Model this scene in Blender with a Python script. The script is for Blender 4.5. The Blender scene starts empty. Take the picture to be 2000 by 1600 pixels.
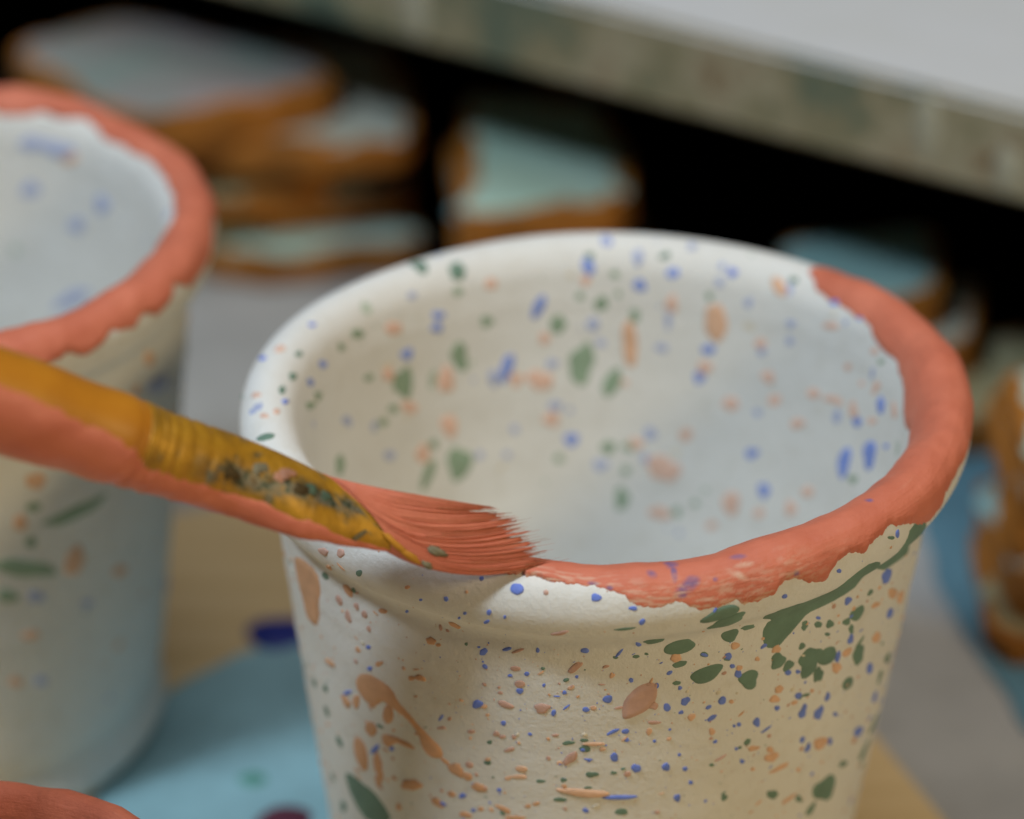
import bpy, bmesh, math, random
import numpy as np
from mathutils import Matrix, Vector, noise
from mathutils.geometry import delaunay_2d_cdt

# ======================= camera, world, lamps, exposure ================================
scene = bpy.context.scene
PITCH, ROLL = 0.51937, 0.01573
CAM = np.array([-0.011404, -0.356131, 0.282939])
cam_data = bpy.data.cameras.new('camera')
cam = bpy.data.objects.new('camera', cam_data)
scene.collection.objects.link(cam)
_fw = Vector((0, math.cos(PITCH), -math.sin(PITCH))); _up = Vector((0, math.sin(PITCH), math.cos(PITCH))); _rt = Vector((1, 0, 0))
rt = _rt * math.cos(ROLL) - _up * math.sin(ROLL); up = _rt * math.sin(ROLL) + _up * math.cos(ROLL)
M = Matrix((rt, up, -_fw)).transposed().to_4x4(); M.translation = Vector(CAM.tolist())
cam.matrix_world = M
cam_data.sensor_width = 36.0; cam_data.lens = 117.0
cam_data.clip_start = 0.01; cam_data.clip_end = 50
cam_data.dof.use_dof = True; cam_data.dof.focus_distance = 0.380; cam_data.dof.aperture_fstop = 10.8
cam_data.dof.aperture_blades = 0
scene.camera = cam

world = bpy.data.worlds.new('World'); scene.world = world; world.use_nodes = True
bg = world.node_tree.nodes['Background']
bg.inputs['Color'].default_value = (0.62, 0.78, 1.0, 1); bg.inputs['Strength'].default_value = 0.035

def area_lamp(name, loc, target, size, power, color):
    ld = bpy.data.lights.new(name, 'AREA'); ld.shape = 'DISK'; ld.size = size; ld.energy = power; ld.color = color
    o = bpy.data.objects.new(name, ld); scene.collection.objects.link(o)
    o.location = loc
    o.rotation_euler = (Vector(target) - Vector(loc)).to_track_quat('-Z', 'Y').to_euler()
    return o
area_lamp('warm_work_lamp', (0.53, -0.46, 0.52), (-0.01, 0.02, 0.05), 0.16, 3.1, (1.0, 0.77, 0.43))
area_lamp('cool_window_lamp', (-0.44, -0.34, 0.92), (0.0, 0.03, 0.05), 0.15, 8.4, (0.76, 0.89, 1.0))
area_lamp('overhead_fill', (0.05, 0.10, 1.35), (0.0, 0.05, 0.0), 0.70, 7.6, (0.97, 0.975, 1.0))  # added soft fill from above, brightens table and cup interiors

scene.render.engine = 'CYCLES'
scene.cycles.use_denoising = True
scene.cycles.max_bounces = 8; scene.cycles.diffuse_bounces = 4
scene.view_settings.view_transform = 'Standard'; scene.view_settings.look = 'None'
scene.view_settings.exposure = -0.45; scene.view_settings.gamma = 1.0
scene.view_settings.use_curve_mapping = False

# ======================= helpers ========================================================
col = scene.collection
rng = random.Random(7)
def link(name, mesh, mat=None, parent=None, smooth=True):
    o = bpy.data.objects.new(name, mesh); col.objects.link(o)
    if mat is not None:
        for mm in (mat if isinstance(mat, (list, tuple)) else [mat]): mesh.materials.append(mm)
    if smooth and len(mesh.polygons): mesh.polygons.foreach_set('use_smooth', [True] * len(mesh.polygons))
    if parent is not None: o.parent = parent
    return o
def mesh_from(name, verts, faces):
    me = bpy.data.meshes.new(name); me.from_pydata([tuple(map(float, v)) for v in verts], [], [tuple(map(int, f)) for f in faces]); me.update()
    return me
def thing(name, loc, label, category, group=None):
    o = bpy.data.objects.new(name, None); col.objects.link(o); o.location = loc; o.empty_display_size = 0.01
    o['label'] = label; o['category'] = category
    if group: o['group'] = group
    return o
def tag(o, label=None, category=None, group=None, kind=None):
    if label: o['label'] = label
    if category: o['category'] = category
    if group: o['group'] = group
    if kind: o['kind'] = kind
    return o

# ---- materials --------------------------------------------------------------------------
def new_mat(name):
    m = bpy.data.materials.new(name); m.use_nodes = True
    return m, m.node_tree, m.node_tree.nodes['Principled BSDF']
def _noise(nt, scale, detail=4, rough=0.55, vec=None):
    n = nt.nodes.new('ShaderNodeTexNoise'); n.inputs['Scale'].default_value = scale
    n.inputs['Detail'].default_value = detail; n.inputs['Roughness'].default_value = rough
    if vec is not None: nt.links.new(vec, n.inputs['Vector'])
    return n
def _ramp(nt, src, stops):
    r = nt.nodes.new('ShaderNodeValToRGB'); e = r.color_ramp.elements
    while len(e) > 1: e.remove(e[-1])
    e[0].position, e[0].color = stops[0][0], (*stops[0][1], 1)
    for p, c in stops[1:]:
        k = e.new(p); k.color = (*c, 1)
    nt.links.new(src, r.inputs['Fac']); return r
def _coord(nt, scale=(1, 1, 1), kind='Object', rot=(0, 0, 0)):
    t = nt.nodes.new('ShaderNodeTexCoord'); mp = nt.nodes.new('ShaderNodeMapping')
    mp.inputs['Scale'].default_value = scale; mp.inputs['Rotation'].default_value = rot
    nt.links.new(t.outputs[kind], mp.inputs['Vector']); return mp.outputs['Vector']
def _bump(nt, bsdf, srcs):
    """srcs: list of (height socket, distance)"""
    prev = None
    for s, d in srcs:
        b = nt.nodes.new('ShaderNodeBump'); b.inputs['Strength'].default_value = 1.0; b.inputs['Distance'].default_value = d
        nt.links.new(s, b.inputs['Height'])
        if prev: nt.links.new(prev.outputs[0], b.inputs['Normal'])
        prev = b
    nt.links.new(prev.outputs[0], bsdf.inputs['Normal'])
def paint_mat(name, c, rough=0.7, vary=0.12, bump=0.00003, spec=0.3, scale=350):
    m, nt, b = new_mat(name); v = _coord(nt)
    n = _noise(nt, scale, 5, 0.6, v)
    lo = tuple(x * (1 - vary) for x in c); hi = tuple(min(1, x * (1 + vary)) for x in c)
    r = _ramp(nt, n.outputs['Fac'], [(0.3, lo), (0.7, hi)])
    nt.links.new(r.outputs['Color'], b.inputs['Base Color'])
    b.inputs['Roughness'].default_value = rough; b.inputs['Specular IOR Level'].default_value = spec
    n2 = _noise(nt, 2600, 3, 0.6, v)
    _bump(nt, b, [(n.outputs['Fac'], bump * 2), (n2.outputs['Fac'], bump)])
    return m
def bisque_mat():
    m, nt, b = new_mat('bisque_clay'); v = _coord(nt)
    n = _noise(nt, 42, 4, 0.55, v); n2 = _noise(nt, 1500, 4, 0.65, v); n3 = _noise(nt, 420, 5, 0.6, v)
    r = _ramp(nt, n.outputs['Fac'], [(0.3, (0.71, 0.70, 0.665)), (0.7, (0.78, 0.775, 0.74))])
    f = _ramp(nt, n3.outputs['Fac'], [(0.32, (0.9, 0.88, 0.84)), (0.5, (1, 1, 1))])
    mx = nt.nodes.new('ShaderNodeMix'); mx.data_type = 'RGBA'; mx.blend_type = 'MULTIPLY'; mx.inputs['Factor'].default_value = 0.5
    nt.links.new(r.outputs['Color'], mx.inputs['A']); nt.links.new(f.outputs['Color'], mx.inputs['B'])
    nt.links.new(mx.outputs['Result'], b.inputs['Base Color'])
    b.inputs['Roughness'].default_value = 0.78; b.inputs['Specular IOR Level'].default_value = 0.25
    _bump(nt, b, [(n3.outputs['Fac'], 0.00009), (n2.outputs['Fac'], 0.00012)])
    return m
def coral_mat(name='coral_underglaze'):
    m, nt, b = new_mat(name)
    uv = _coord(nt, (26, 260, 1), 'UV'); ob = _coord(nt)
    st = _noise(nt, 5, 5, 0.6, uv)                       # brush streaks along the rim
    big = _noise(nt, 120, 4, 0.55, ob); fine = _noise(nt, 1900, 4, 0.65, ob); mid = _noise(nt, 330, 4, 0.55, ob)
    r = _ramp(nt, big.outputs['Fac'], [(0.32, (0.56, 0.150, 0.084)), (0.68, (0.67, 0.202, 0.118))])
    s = _ramp(nt, st.outputs['Fac'], [(0.62, (0, 0, 0)), (0.80, (1, 1, 1))])
    mx = nt.nodes.new('ShaderNodeMix'); mx.data_type = 'RGBA'
    fac = nt.nodes.new('ShaderNodeMath'); fac.operation = 'MULTIPLY'; fac.inputs[1].default_value = 0.45
    nt.links.new(s.outputs['Color'], fac.inputs[0]); nt.links.new(fac.outputs[0], mx.inputs['Factor'])
    nt.links.new(r.outputs['Color'], mx.inputs['A']); mx.inputs['B'].default_value = (0.70, 0.30, 0.19, 1)
    at = nt.nodes.new('ShaderNodeAttribute'); at.attribute_name = 'bleed'; sp = nt.nodes.new('ShaderNodeSeparateColor')
    nt.links.new(at.outputs['Color'], sp.inputs[0]); last = mx
    for ch, cc in (('Red', (0.20, 0.125, 0.26)), ('Green', (0.70, 0.47, 0.34))):
        m2 = nt.nodes.new('ShaderNodeMix'); m2.data_type = 'RGBA'; m2.inputs['B'].default_value = (*cc, 1)
        nt.links.new(sp.outputs[ch], m2.inputs['Factor']); nt.links.new(last.outputs['Result'], m2.inputs['A']); last = m2
    nt.links.new(last.outputs['Result'], b.inputs['Base Color'])
    b.inputs['Roughness'].default_value = 0.55; b.inputs['Specular IOR Level'].default_value = 0.35
    _bump(nt, b, [(mid.outputs['Fac'], 0.00022), (st.outputs['Fac'], 0.00016), (fine.outputs['Fac'], 0.00007)])
    return m
MAT = {
    'bisque': bisque_mat(), 'coral': coral_mat(),
    'b': paint_mat('blue_underglaze', (0.165, 0.245, 0.70)), 'g': paint_mat('green_underglaze', (0.155, 0.250, 0.190)),
    'p': paint_mat('peach_underglaze', (0.74, 0.46, 0.30)), 'k': paint_mat('dusty_pink_underglaze', (0.58, 0.36, 0.285)),
    'o': paint_mat('tan_orange_underglaze', (0.66, 0.37, 0.21)), 's': paint_mat('salmon_underglaze', (0.76, 0.51, 0.40)),
    'h': paint_mat('pale_blue_underglaze', (0.42, 0.47, 0.66)), 'w': paint_mat('cream_speck', (0.70, 0.64, 0.52)),
    'v': paint_mat('violet_bleed', (0.27, 0.135, 0.22), rough=0.6), 'c': paint_mat('thin_coral', (0.66, 0.265, 0.165), rough=0.6),
    'G': paint_mat('green_underglaze_thin', (0.28, 0.38, 0.265)), 'B': paint_mat('blue_underglaze_thin', (0.22, 0.31, 0.70)),
    'l': paint_mat('pale_green_underglaze', (0.46, 0.53, 0.43)),
}
# ---- cup geometry: a surface of revolution with hand-thrown wobble -------------------
PROFILE = [(0.0285, 0.0006), (0.0306, 0.0), (0.0316, 0.0012), (0.0321, 0.004), (0.0335, 0.014), (0.0350, 0.025),
           (0.0366, 0.037), (0.0382, 0.049), (0.0396, 0.060), (0.0402, 0.0652), (0.0405, 0.0690), (0.0409, 0.0717),
           (0.0422, 0.0736), (0.0439, 0.0752), (0.0449, 0.0780), (0.0446, 0.0804), (0.0434, 0.0820), (0.0414, 0.0826),
           (0.0394, 0.0818), (0.0380, 0.0799), (0.0372, 0.0772), (0.0367, 0.0735), (0.0361, 0.0680), (0.0348, 0.0560),
           (0.0332, 0.0420), (0.0315, 0.0270), (0.0300, 0.0140), (0.0280, 0.0075), (0.0240, 0.0050), (0.0150, 0.0042), (0.0001, 0.0040)]
def _dense(pts, n=10):
    out = []
    for i in range(len(pts) - 1):
        p0 = pts[max(i - 1, 0)]; p1 = pts[i]; p2 = pts[i + 1]; p3 = pts[min(i + 2, len(pts) - 1)]
        for k in range(n):
            t = k / n
            out.append(tuple(0.5 * (2 * b + (c - a) * t + (2 * a - 5 * b + 4 * c - d) * t * t + (3 * b - a - 3 * c + d) * t ** 3)
                             for a, b, c, d in zip(p0, p1, p2, p3)))
    out.append(pts[-1])
    return np.array(out)
DP = _dense(PROFILE)
DS = np.concatenate([[0], np.cumsum(np.hypot(*np.diff(DP, axis=0).T))])
_T = np.gradient(DP, axis=0); _T /= np.hypot(_T[:, 0], _T[:, 1])[:, None]
DN = np.stack([_T[:, 1], -_T[:, 0]], 1)        # outward normal in (r, z)
S_CREST = float(DS[DP[:, 1].argmax()])
def cup_surf(th, s, seed=0.0, skew=0.0, off=0.0):
    """points on a cup at angle th and arc length s along its profile, lifted by off"""
    th = np.asarray(th, float); s = np.asarray(s, float)
    r = np.interp(s, DS, DP[:, 0]); z = np.interp(s, DS, DP[:, 1])
    nr = np.interp(s, DS, DN[:, 0]); nz = np.interp(s, DS, DN[:, 1])
    w = 1 + 0.0045 * np.sin(2 * th + 0.7 + seed) + 0.003 * np.sin(3 * th + 2.1 * seed) + 0.0011 * np.sin(7 * th + seed + z * 90)
    zz = z + 0.00035 * (z / 0.08) ** 3 * np.sin(2 * th + 1.9 + seed) + 0.0002 * (z / 0.08) ** 3 * np.sin(5 * th + seed)
    rings = 0.000035 * np.sin(z * 1500 + 2 * np.sin(th + seed)) + 0.00004 * np.sin(z * 640 + 1.3 * np.sin(2 * th))
    r = r + np.where(s < 0.02, 0.0011 * np.exp(-((z - 0.003) / 0.0022) ** 2) - 0.0006 * np.exp(-((z - 0.009) / 0.0016) ** 2), 0.0)   # foot ring
    rr = r * w + (off + rings) * nr
    zz = zz + off * nz
    x = rr * np.cos(th) + skew * (zz - 0.078); y = rr * np.sin(th)
    return np.stack([x, y, zz], -1)
SPLATS = """g -1.304 0.08182 2.26 0.37 0.43 -1.05
g -1.280 0.07992 2.25 0.40 0.51 -1.13
g -1.236 0.07448 1.06 0.42 0.17 -1.10
g -1.183 0.07503 1.02 0.19 -0.02 -0.47
g -1.385 0.07421 2.03 0.32 0.48 -1.04
g -1.380 0.07149 0.88 0.13 0.14 -0.49
g -1.385 0.06877 0.48 0.06 0.02 -0.33
g -1.296 0.06932 1.91 0.46 0.58 -1.10
g -1.157 0.06687 1.16 0.75 0.41 -1.41
g -1.063 0.06823 0.69 0.87 0.71 -0.99
g -1.021 0.06687 0.48 0.63 0.52 -0.71
g -0.937 0.06606 1.11 1.62 1.40 -1.62
g -0.864 0.06551 1.07 1.27 0.78 -1.35
g -0.887 0.06307 0.14 0.89 1.15 -0.69
g -0.694 0.06225 -0.03 1.42 1.62 -1.00
g -0.751 0.06959 0.74 1.08 0.70 -0.93
g -0.798 0.06932 0.37 0.57 0.38 -0.50
g -0.874 0.07040 0.43 0.56 0.30 -0.59
g -0.924 0.07122 0.70 0.10 -0.31 -0.53
g -0.979 0.07204 0.27 0.51 0.52 -0.46
g -0.880 0.06905 0.42 0.03 -0.19 -0.30
g -0.979 0.06905 0.37 0.36 0.29 -0.41
g -0.770 0.06769 0.21 -0.53 -0.84 0.27
g -0.723 0.05844 0.18 1.14 0.95 -0.88
g -0.466 0.05355 -0.07 0.92 1.19 -0.58
g -0.427 0.05545 0.12 1.32 0.77 -0.86
g -0.372 0.04377 1.24 0.99 0.82 -0.80
g -0.421 0.04078 1.32 1.21 0.73 -1.02
g -0.623 0.04349 0.76 0.73 0.04 -0.77
g -0.715 0.04159 1.32 2.27 1.15 -2.22
g -0.861 0.04295 0.74 0.13 -0.40 -0.61
g -0.780 0.03969 0.68 0.57 0.74 -0.54
g -0.995 0.04621 0.85 0.44 0.03 -0.84
g -1.131 0.05681 0.36 0.31 0.39 -0.37
g -1.621 0.05518 0.67 0.01 0.01 -0.54
g -1.644 0.05926 0.67 0.01 0.03 -0.61
g -1.694 0.06008 0.71 0.04 0.23 -0.26
g -1.649 0.06062 0.43 0.01 0.02 -0.26
g -1.555 0.05545 0.34 0.01 -0.01 -0.30
g -1.524 0.04893 0.93 0.02 -0.06 -0.49
g -1.246 0.05464 0.35 0.04 -0.11 -0.29
g -1.186 0.04866 0.50 0.04 -0.16 -0.52
g -1.463 0.07611 1.37 0.11 0.19 -0.66
g -1.508 0.07340 0.42 0.03 0.01 -0.27
g -1.566 0.07340 0.33 0.01 -0.01 -0.21
g -1.479 0.07367 0.24 0.01 -0.03 -0.21
g -1.309 0.07231 0.51 0.04 -0.13 -0.45
g -1.236 0.07095 0.53 0.04 -0.16 -0.44
g -1.550 0.08128 1.14 0.03 0.09 -0.28
g -0.696 0.07149 0.32 0.49 0.35 -0.41
g -0.772 0.08372 0.60 -0.01 -0.26 -0.26
b -1.652 0.07448 0.47 0.01 0.02 -0.48
b -1.505 0.07557 0.38 -0.03 -0.36 -0.46
b -1.626 0.08563 0.55 0.02 0.01 -0.47
b -1.532 0.08427 0.46 0.00 -0.03 -0.30
b -1.508 0.08237 0.31 0.18 0.23 -0.42
b -1.676 0.08780 0.57 0.04 0.03 -0.41
b -1.581 0.06714 0.48 0.16 0.23 -0.55
b -1.354 0.06578 0.52 0.26 0.28 -0.53
b -1.408 0.06524 0.03 -0.44 -0.62 0.07
b -1.238 0.06470 0.53 0.06 -0.16 -0.64
b -1.107 0.05953 0.10 -0.54 -0.74 0.21
b -0.927 0.05817 0.31 0.58 0.90 -0.49
b -0.851 0.05654 0.42 0.68 0.86 -0.57
b -0.822 0.05844 0.13 0.43 0.72 -0.34
b -0.958 0.06116 0.23 0.47 0.38 -0.44
b -1.196 0.06823 0.54 0.05 -0.17 -0.56
b -1.233 0.07122 0.48 0.06 -0.14 -0.58
b -1.217 0.06959 0.32 0.02 -0.09 -0.35
b -1.018 0.06578 0.51 0.07 -0.21 -0.46
b -0.979 0.06524 0.40 0.05 -0.17 -0.33
b -0.812 0.06442 0.09 0.50 0.85 -0.35
b -0.762 0.06606 0.05 0.56 0.81 -0.39
b -0.594 0.05790 -0.10 0.96 0.93 -0.64
b -0.474 0.05056 -0.13 0.78 0.94 -0.48
b -0.563 0.04730 0.83 1.04 0.27 -0.96
b -0.869 0.05138 0.16 0.47 0.65 -0.37
b -0.903 0.05328 0.16 0.45 0.45 -0.39
b -0.610 0.07204 0.15 1.13 1.13 -0.76
b -0.526 0.06470 0.04 0.93 0.87 -0.59
b -0.809 0.07258 0.29 0.61 0.38 -0.53
b -0.929 0.07231 0.42 0.05 -0.19 -0.27
b -1.264 0.06225 0.59 0.18 0.29 -0.36
b -1.170 0.06008 0.31 0.03 -0.10 -0.33
b -1.186 0.06008 0.22 0.03 -0.07 -0.26
b -1.526 0.06198 0.43 0.02 -0.03 -0.46
b -1.563 0.06198 0.74 0.10 0.46 -0.27
b -1.518 0.06986 0.28 0.01 -0.02 -0.35
b -1.555 0.05790 0.53 0.02 -0.02 -0.65
b -1.487 0.05600 0.53 0.03 -0.05 -0.71
b -1.395 0.05573 0.50 0.05 -0.09 -0.67
b -1.356 0.05736 0.25 0.02 -0.05 -0.25
b -1.333 0.05491 0.31 0.04 -0.07 -0.42
b -1.348 0.05029 0.46 0.06 -0.10 -0.64
b -1.139 0.05382 0.36 0.07 -0.14 -0.43
b -1.309 0.05246 0.31 0.03 -0.08 -0.33
b -1.636 0.04920 0.39 0.01 0.01 -0.40
b -1.673 0.07040 0.21 0.00 0.01 -0.24
b -1.408 0.07040 0.37 0.11 0.21 -0.23
b -1.309 0.07231 0.46 -0.01 -0.22 -0.28
b -1.374 0.06796 0.25 0.02 -0.05 -0.32
b -1.443 0.06877 0.31 0.02 -0.04 -0.36
b -1.280 0.06415 0.34 0.14 0.17 -0.29
b -1.037 0.06062 0.39 0.17 -0.01 -0.41
b -1.364 0.06415 0.32 0.09 0.09 -0.26
b -1.168 0.05627 0.25 0.03 -0.09 -0.26
b -1.521 0.06062 0.29 0.01 -0.02 -0.35
b -1.437 0.06008 0.22 0.02 -0.03 -0.26
b -0.754 0.05002 0.09 0.60 0.51 -0.48
b -0.757 0.05437 0.60 0.15 -0.34 -0.42
b -1.532 0.05138 2.31 0.01 -0.14 -0.31
b -1.118 0.07122 0.39 0.20 0.25 -0.28
b -1.128 0.08209 0.41 0.07 -0.16 -0.36
b -0.963 0.08291 0.38 0.03 -0.15 -0.29
b -0.746 0.08372 0.16 0.38 0.45 -0.21
k -1.450 0.06578 0.50 0.27 0.32 -0.57
k -1.678 0.07176 0.72 0.22 0.76 -0.41
k -1.686 0.05763 0.93 0.22 0.79 -0.48
k -1.443 0.06307 0.78 0.02 -0.12 -0.31
k -1.550 0.06578 0.58 0.03 0.11 -0.18
k -1.513 0.05518 0.43 0.02 -0.03 -0.48
k -1.592 0.07204 0.41 0.04 0.10 -0.22
p -1.026 0.05274 1.01 0.34 -0.05 -0.81
p -1.037 0.05409 0.66 0.11 -0.30 -0.52
p -1.105 0.05545 0.84 0.16 -0.08 -0.44
p -1.573 0.07068 0.33 0.01 -0.01 -0.40
p -1.215 0.07258 0.60 0.16 0.00 -0.52
p -1.393 0.07258 0.67 0.21 0.19 -0.62
p -1.073 0.07013 0.63 0.31 0.15 -0.56
p -1.042 0.06361 0.70 0.24 -0.10 -0.60
p -1.052 0.06225 0.75 0.25 -0.10 -0.67
p -1.194 0.06905 0.43 0.03 -0.13 -0.41
p -1.330 0.06307 0.45 0.24 0.26 -0.50
p -1.259 0.06008 0.05 -0.42 -0.58 0.12
p -1.456 0.06171 0.13 0.33 0.59 -0.20
p -0.971 0.06035 0.54 0.15 -0.04 -0.35
p -0.901 0.06089 0.36 0.05 -0.17 -0.33
p -1.136 0.06959 0.33 0.02 -0.11 -0.35
p -0.804 0.06252 0.30 0.98 0.57 -0.87
p -0.767 0.06415 0.94 0.47 0.04 -0.60
p -0.652 0.06877 1.00 0.33 -0.09 -0.41
p -0.539 0.06796 0.41 1.30 0.61 -0.93
p -0.448 0.06524 0.30 1.33 0.81 -0.88
p -0.592 0.06252 0.47 1.24 0.50 -1.01
p -0.806 0.05083 1.21 0.80 0.09 -1.08
p -0.984 0.05029 1.50 0.21 0.15 -0.36
p -0.914 0.04404 1.22 0.21 0.23 -0.32
p -1.618 0.06008 1.43 0.01 0.02 -0.26
p -1.592 0.05926 0.38 0.01 -0.00 -0.34
p -1.689 0.06877 0.44 0.08 0.24 -0.25
p -1.623 0.06578 0.35 0.01 0.01 -0.37
p -1.207 0.06415 0.33 0.04 -0.11 -0.33
p -1.094 0.05192 0.36 0.03 -0.14 -0.27
p -0.895 0.04839 0.44 0.05 -0.22 -0.34
p -1.644 0.05219 3.02 -0.01 -0.10 -0.66
o -2.304 0.05736 -0.17 -0.93 -1.57 -0.46
o -2.395 0.05328 0.68 -0.90 -0.81 -0.87
o -2.474 0.04757 0.60 -1.50 -2.13 -1.14
o -2.385 0.04757 0.22 -0.83 -1.97 -0.57
o -2.456 0.05627 -0.10 -0.81 -1.07 -0.44
o -2.055 0.05274 0.99 -0.44 -0.48 -0.84
o -2.018 0.05219 0.80 -0.10 0.09 -0.57
o -1.979 0.05083 0.90 -0.19 -0.03 -0.76
o -2.094 0.05355 0.58 -0.19 -0.37 -0.31
o -2.079 0.04839 0.54 -0.17 -0.03 -0.52
o -2.238 0.04730 1.51 -0.09 0.72 -1.03
o -2.113 0.07176 0.62 -0.28 -0.18 -0.56
o -2.089 0.07149 0.37 -0.02 0.13 -0.27
o -2.160 0.06551 0.72 -0.16 0.01 -0.49
o -2.191 0.06497 0.56 -0.01 0.23 -0.34
o -2.136 0.04621 0.76 -0.38 -0.46 -0.61
o -1.901 0.04811 0.87 -0.15 -0.30 -0.42
o -2.034 0.04567 0.77 -0.11 0.11 -0.54
o -1.859 0.04703 1.07 -0.03 0.11 -0.38
o -1.820 0.04920 0.42 -0.00 0.08 -0.31
o -1.793 0.04975 0.44 0.08 0.30 -0.29
o -1.977 0.04730 0.38 -0.01 0.11 -0.38
o -2.317 0.06497 0.62 0.14 0.48 -0.31
o -2.306 0.04241 -0.10 -0.50 -0.64 -0.27
o -2.416 0.07965 0.34 -0.60 -0.30 -0.67
o -2.427 0.07367 0.67 -0.53 -0.63 -0.48
o -2.283 0.07340 0.74 -0.07 0.20 -0.35
o -2.123 0.08291 0.37 -0.01 0.13 -0.27
o -2.516 0.05491 0.62 -0.81 -0.55 -0.75
o -2.395 0.04485 0.09 -0.55 -1.17 -0.38
o -2.409 0.06524 0.30 -0.40 -0.29 -0.37
o -2.589 0.05926 1.13 -0.55 0.11 -0.61
o -2.029 0.07557 0.70 -0.25 -0.33 -0.56
k -1.851 0.07068 0.64 -0.03 0.06 -0.38
k -1.838 0.06850 0.68 -0.04 0.06 -0.53
k -1.882 0.06497 0.96 -0.08 -0.04 -0.49
k -1.772 0.06524 0.90 0.01 0.13 -0.77
k -1.681 0.07176 0.63 0.24 0.79 -0.38
k -1.689 0.06877 0.38 0.12 0.31 -0.24
k -1.898 0.06660 0.33 -0.01 0.08 -0.24
k -1.901 0.06741 0.19 -0.01 0.05 -0.24
k -1.914 0.06008 0.48 -0.01 0.12 -0.37
k -1.895 0.05980 0.43 -0.01 0.10 -0.31
k -1.859 0.06008 0.28 -0.01 0.06 -0.37
k -1.733 0.06116 0.45 0.00 0.05 -0.24
k -1.874 0.05790 0.70 0.04 0.32 -0.32
k -1.995 0.05953 0.50 -0.02 0.16 -0.32
k -2.008 0.05409 0.47 -0.23 -0.19 -0.51
k -2.066 0.06062 0.31 -0.01 0.11 -0.30
k -2.097 0.05872 0.69 -0.01 0.34 -0.25
k -1.689 0.05763 0.81 0.30 0.99 -0.44
k -1.754 0.05736 0.27 0.00 0.04 -0.35
k -1.623 0.06578 0.31 0.01 0.01 -0.40
k -1.573 0.07068 0.31 0.01 -0.01 -0.35
k -2.409 0.08264 0.83 -0.33 0.16 -0.67
k -2.343 0.08372 0.66 0.07 0.26 -0.51
k -2.477 0.07122 0.25 -0.60 -0.68 -0.46
k -2.440 0.06959 0.37 -0.52 -0.74 -0.40
k -2.361 0.07149 0.17 -0.49 -0.51 -0.37
k -2.393 0.07204 0.19 -0.40 -0.50 -0.30
k -2.348 0.06959 0.17 -0.36 -0.39 -0.27
k -1.715 0.08019 1.09 0.02 0.54 -0.38
p -1.838 0.05518 0.83 -0.05 0.01 -0.44
p -1.848 0.05382 1.17 -0.02 0.16 -0.32
p -1.882 0.05328 0.43 -0.01 0.10 -0.31
p -1.720 0.05681 0.36 0.00 0.04 -0.29
p -1.945 0.05573 0.34 -0.01 0.09 -0.30
p -1.940 0.06279 0.29 -0.01 0.08 -0.25
b -1.945 0.07231 0.47 0.20 0.45 -0.40
b -1.969 0.06415 0.65 0.16 0.47 -0.56
b -1.838 0.06741 0.39 -0.01 0.08 -0.52
b -1.817 0.07013 0.30 0.00 0.05 -0.34
b -1.890 0.06198 0.36 -0.01 0.08 -0.40
b -1.827 0.08590 0.71 0.11 0.11 -0.71
b -1.623 0.08563 0.51 0.02 0.00 -0.44
b -1.895 0.08237 0.32 -0.03 0.08 -0.44
b -1.854 0.08209 0.20 -0.02 0.05 -0.30
b -1.906 0.08046 0.40 0.00 0.32 -0.36
b -1.963 0.08128 0.25 -0.05 0.09 -0.31
b -1.984 0.07992 0.21 -0.07 0.10 -0.34
b -2.011 0.08291 0.34 -0.00 0.10 -0.32
b -2.087 0.08155 0.25 -0.05 0.11 -0.26
b -2.189 0.07503 0.29 -0.09 0.15 -0.34
b -1.785 0.07394 0.00 -0.22 -0.40 -0.04
b -1.652 0.07448 0.39 0.01 0.02 -0.48
b -1.584 0.06714 0.49 0.02 -0.01 -0.60
b -1.644 0.06551 0.40 0.01 0.02 -0.40
b -1.738 0.06470 0.01 -0.27 -0.52 -0.03
b -1.707 0.06796 0.27 0.00 0.03 -0.30
b -1.767 0.06877 0.20 0.00 0.03 -0.26
b -2.039 0.04866 0.52 0.05 0.28 -0.41
b -1.911 0.05110 0.32 -0.02 0.08 -0.33
b -1.636 0.04920 0.36 0.01 0.01 -0.37
b -2.003 0.04676 0.31 -0.02 0.10 -0.32
b -2.359 0.06660 0.43 -0.06 0.21 -0.38
b -2.361 0.06334 0.51 -0.06 0.26 -0.36
b -2.503 0.05654 1.07 0.12 0.85 -0.21
b -2.390 0.05002 0.86 0.44 1.33 0.03
b -2.304 0.05192 0.40 -0.04 0.20 -0.38
b -1.809 0.06089 0.25 -0.00 0.04 -0.27
b -1.631 0.05736 0.22 0.01 0.01 -0.24
g -2.280 0.08209 0.60 -0.13 0.28 -0.55
g -2.542 0.07340 0.45 -0.64 -0.29 -0.56
g -2.401 0.07421 0.25 -0.35 -0.33 -0.32
g -1.998 0.07285 0.22 -0.00 0.06 -0.25
g -1.644 0.05926 0.67 0.01 0.03 -0.57
g -1.647 0.06062 0.45 0.01 0.02 -0.30
g -1.694 0.06008 0.79 0.04 0.26 -0.30
g -1.937 0.05844 0.34 -0.02 0.10 -0.38
g -1.621 0.05518 0.63 0.01 0.01 -0.51
g -1.707 0.05409 0.41 0.00 0.04 -0.38
g -1.778 0.05355 0.60 -0.00 0.09 -0.31
g -1.717 0.05083 0.82 -0.00 0.09 -0.40
g -1.631 0.05301 0.45 0.01 0.01 -0.25
g -1.945 0.05518 0.44 -0.02 0.12 -0.44
g -2.689 0.04920 0.35 -0.83 -0.64 -0.64
g -2.615 0.04621 0.33 -0.81 -0.66 -0.66
g -2.772 0.05165 0.17 -0.86 -0.53 -0.60
g -2.660 0.05355 0.03 -0.84 -0.63 -0.58
g -2.673 0.03425 0.15 -1.06 -0.75 -0.80
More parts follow.
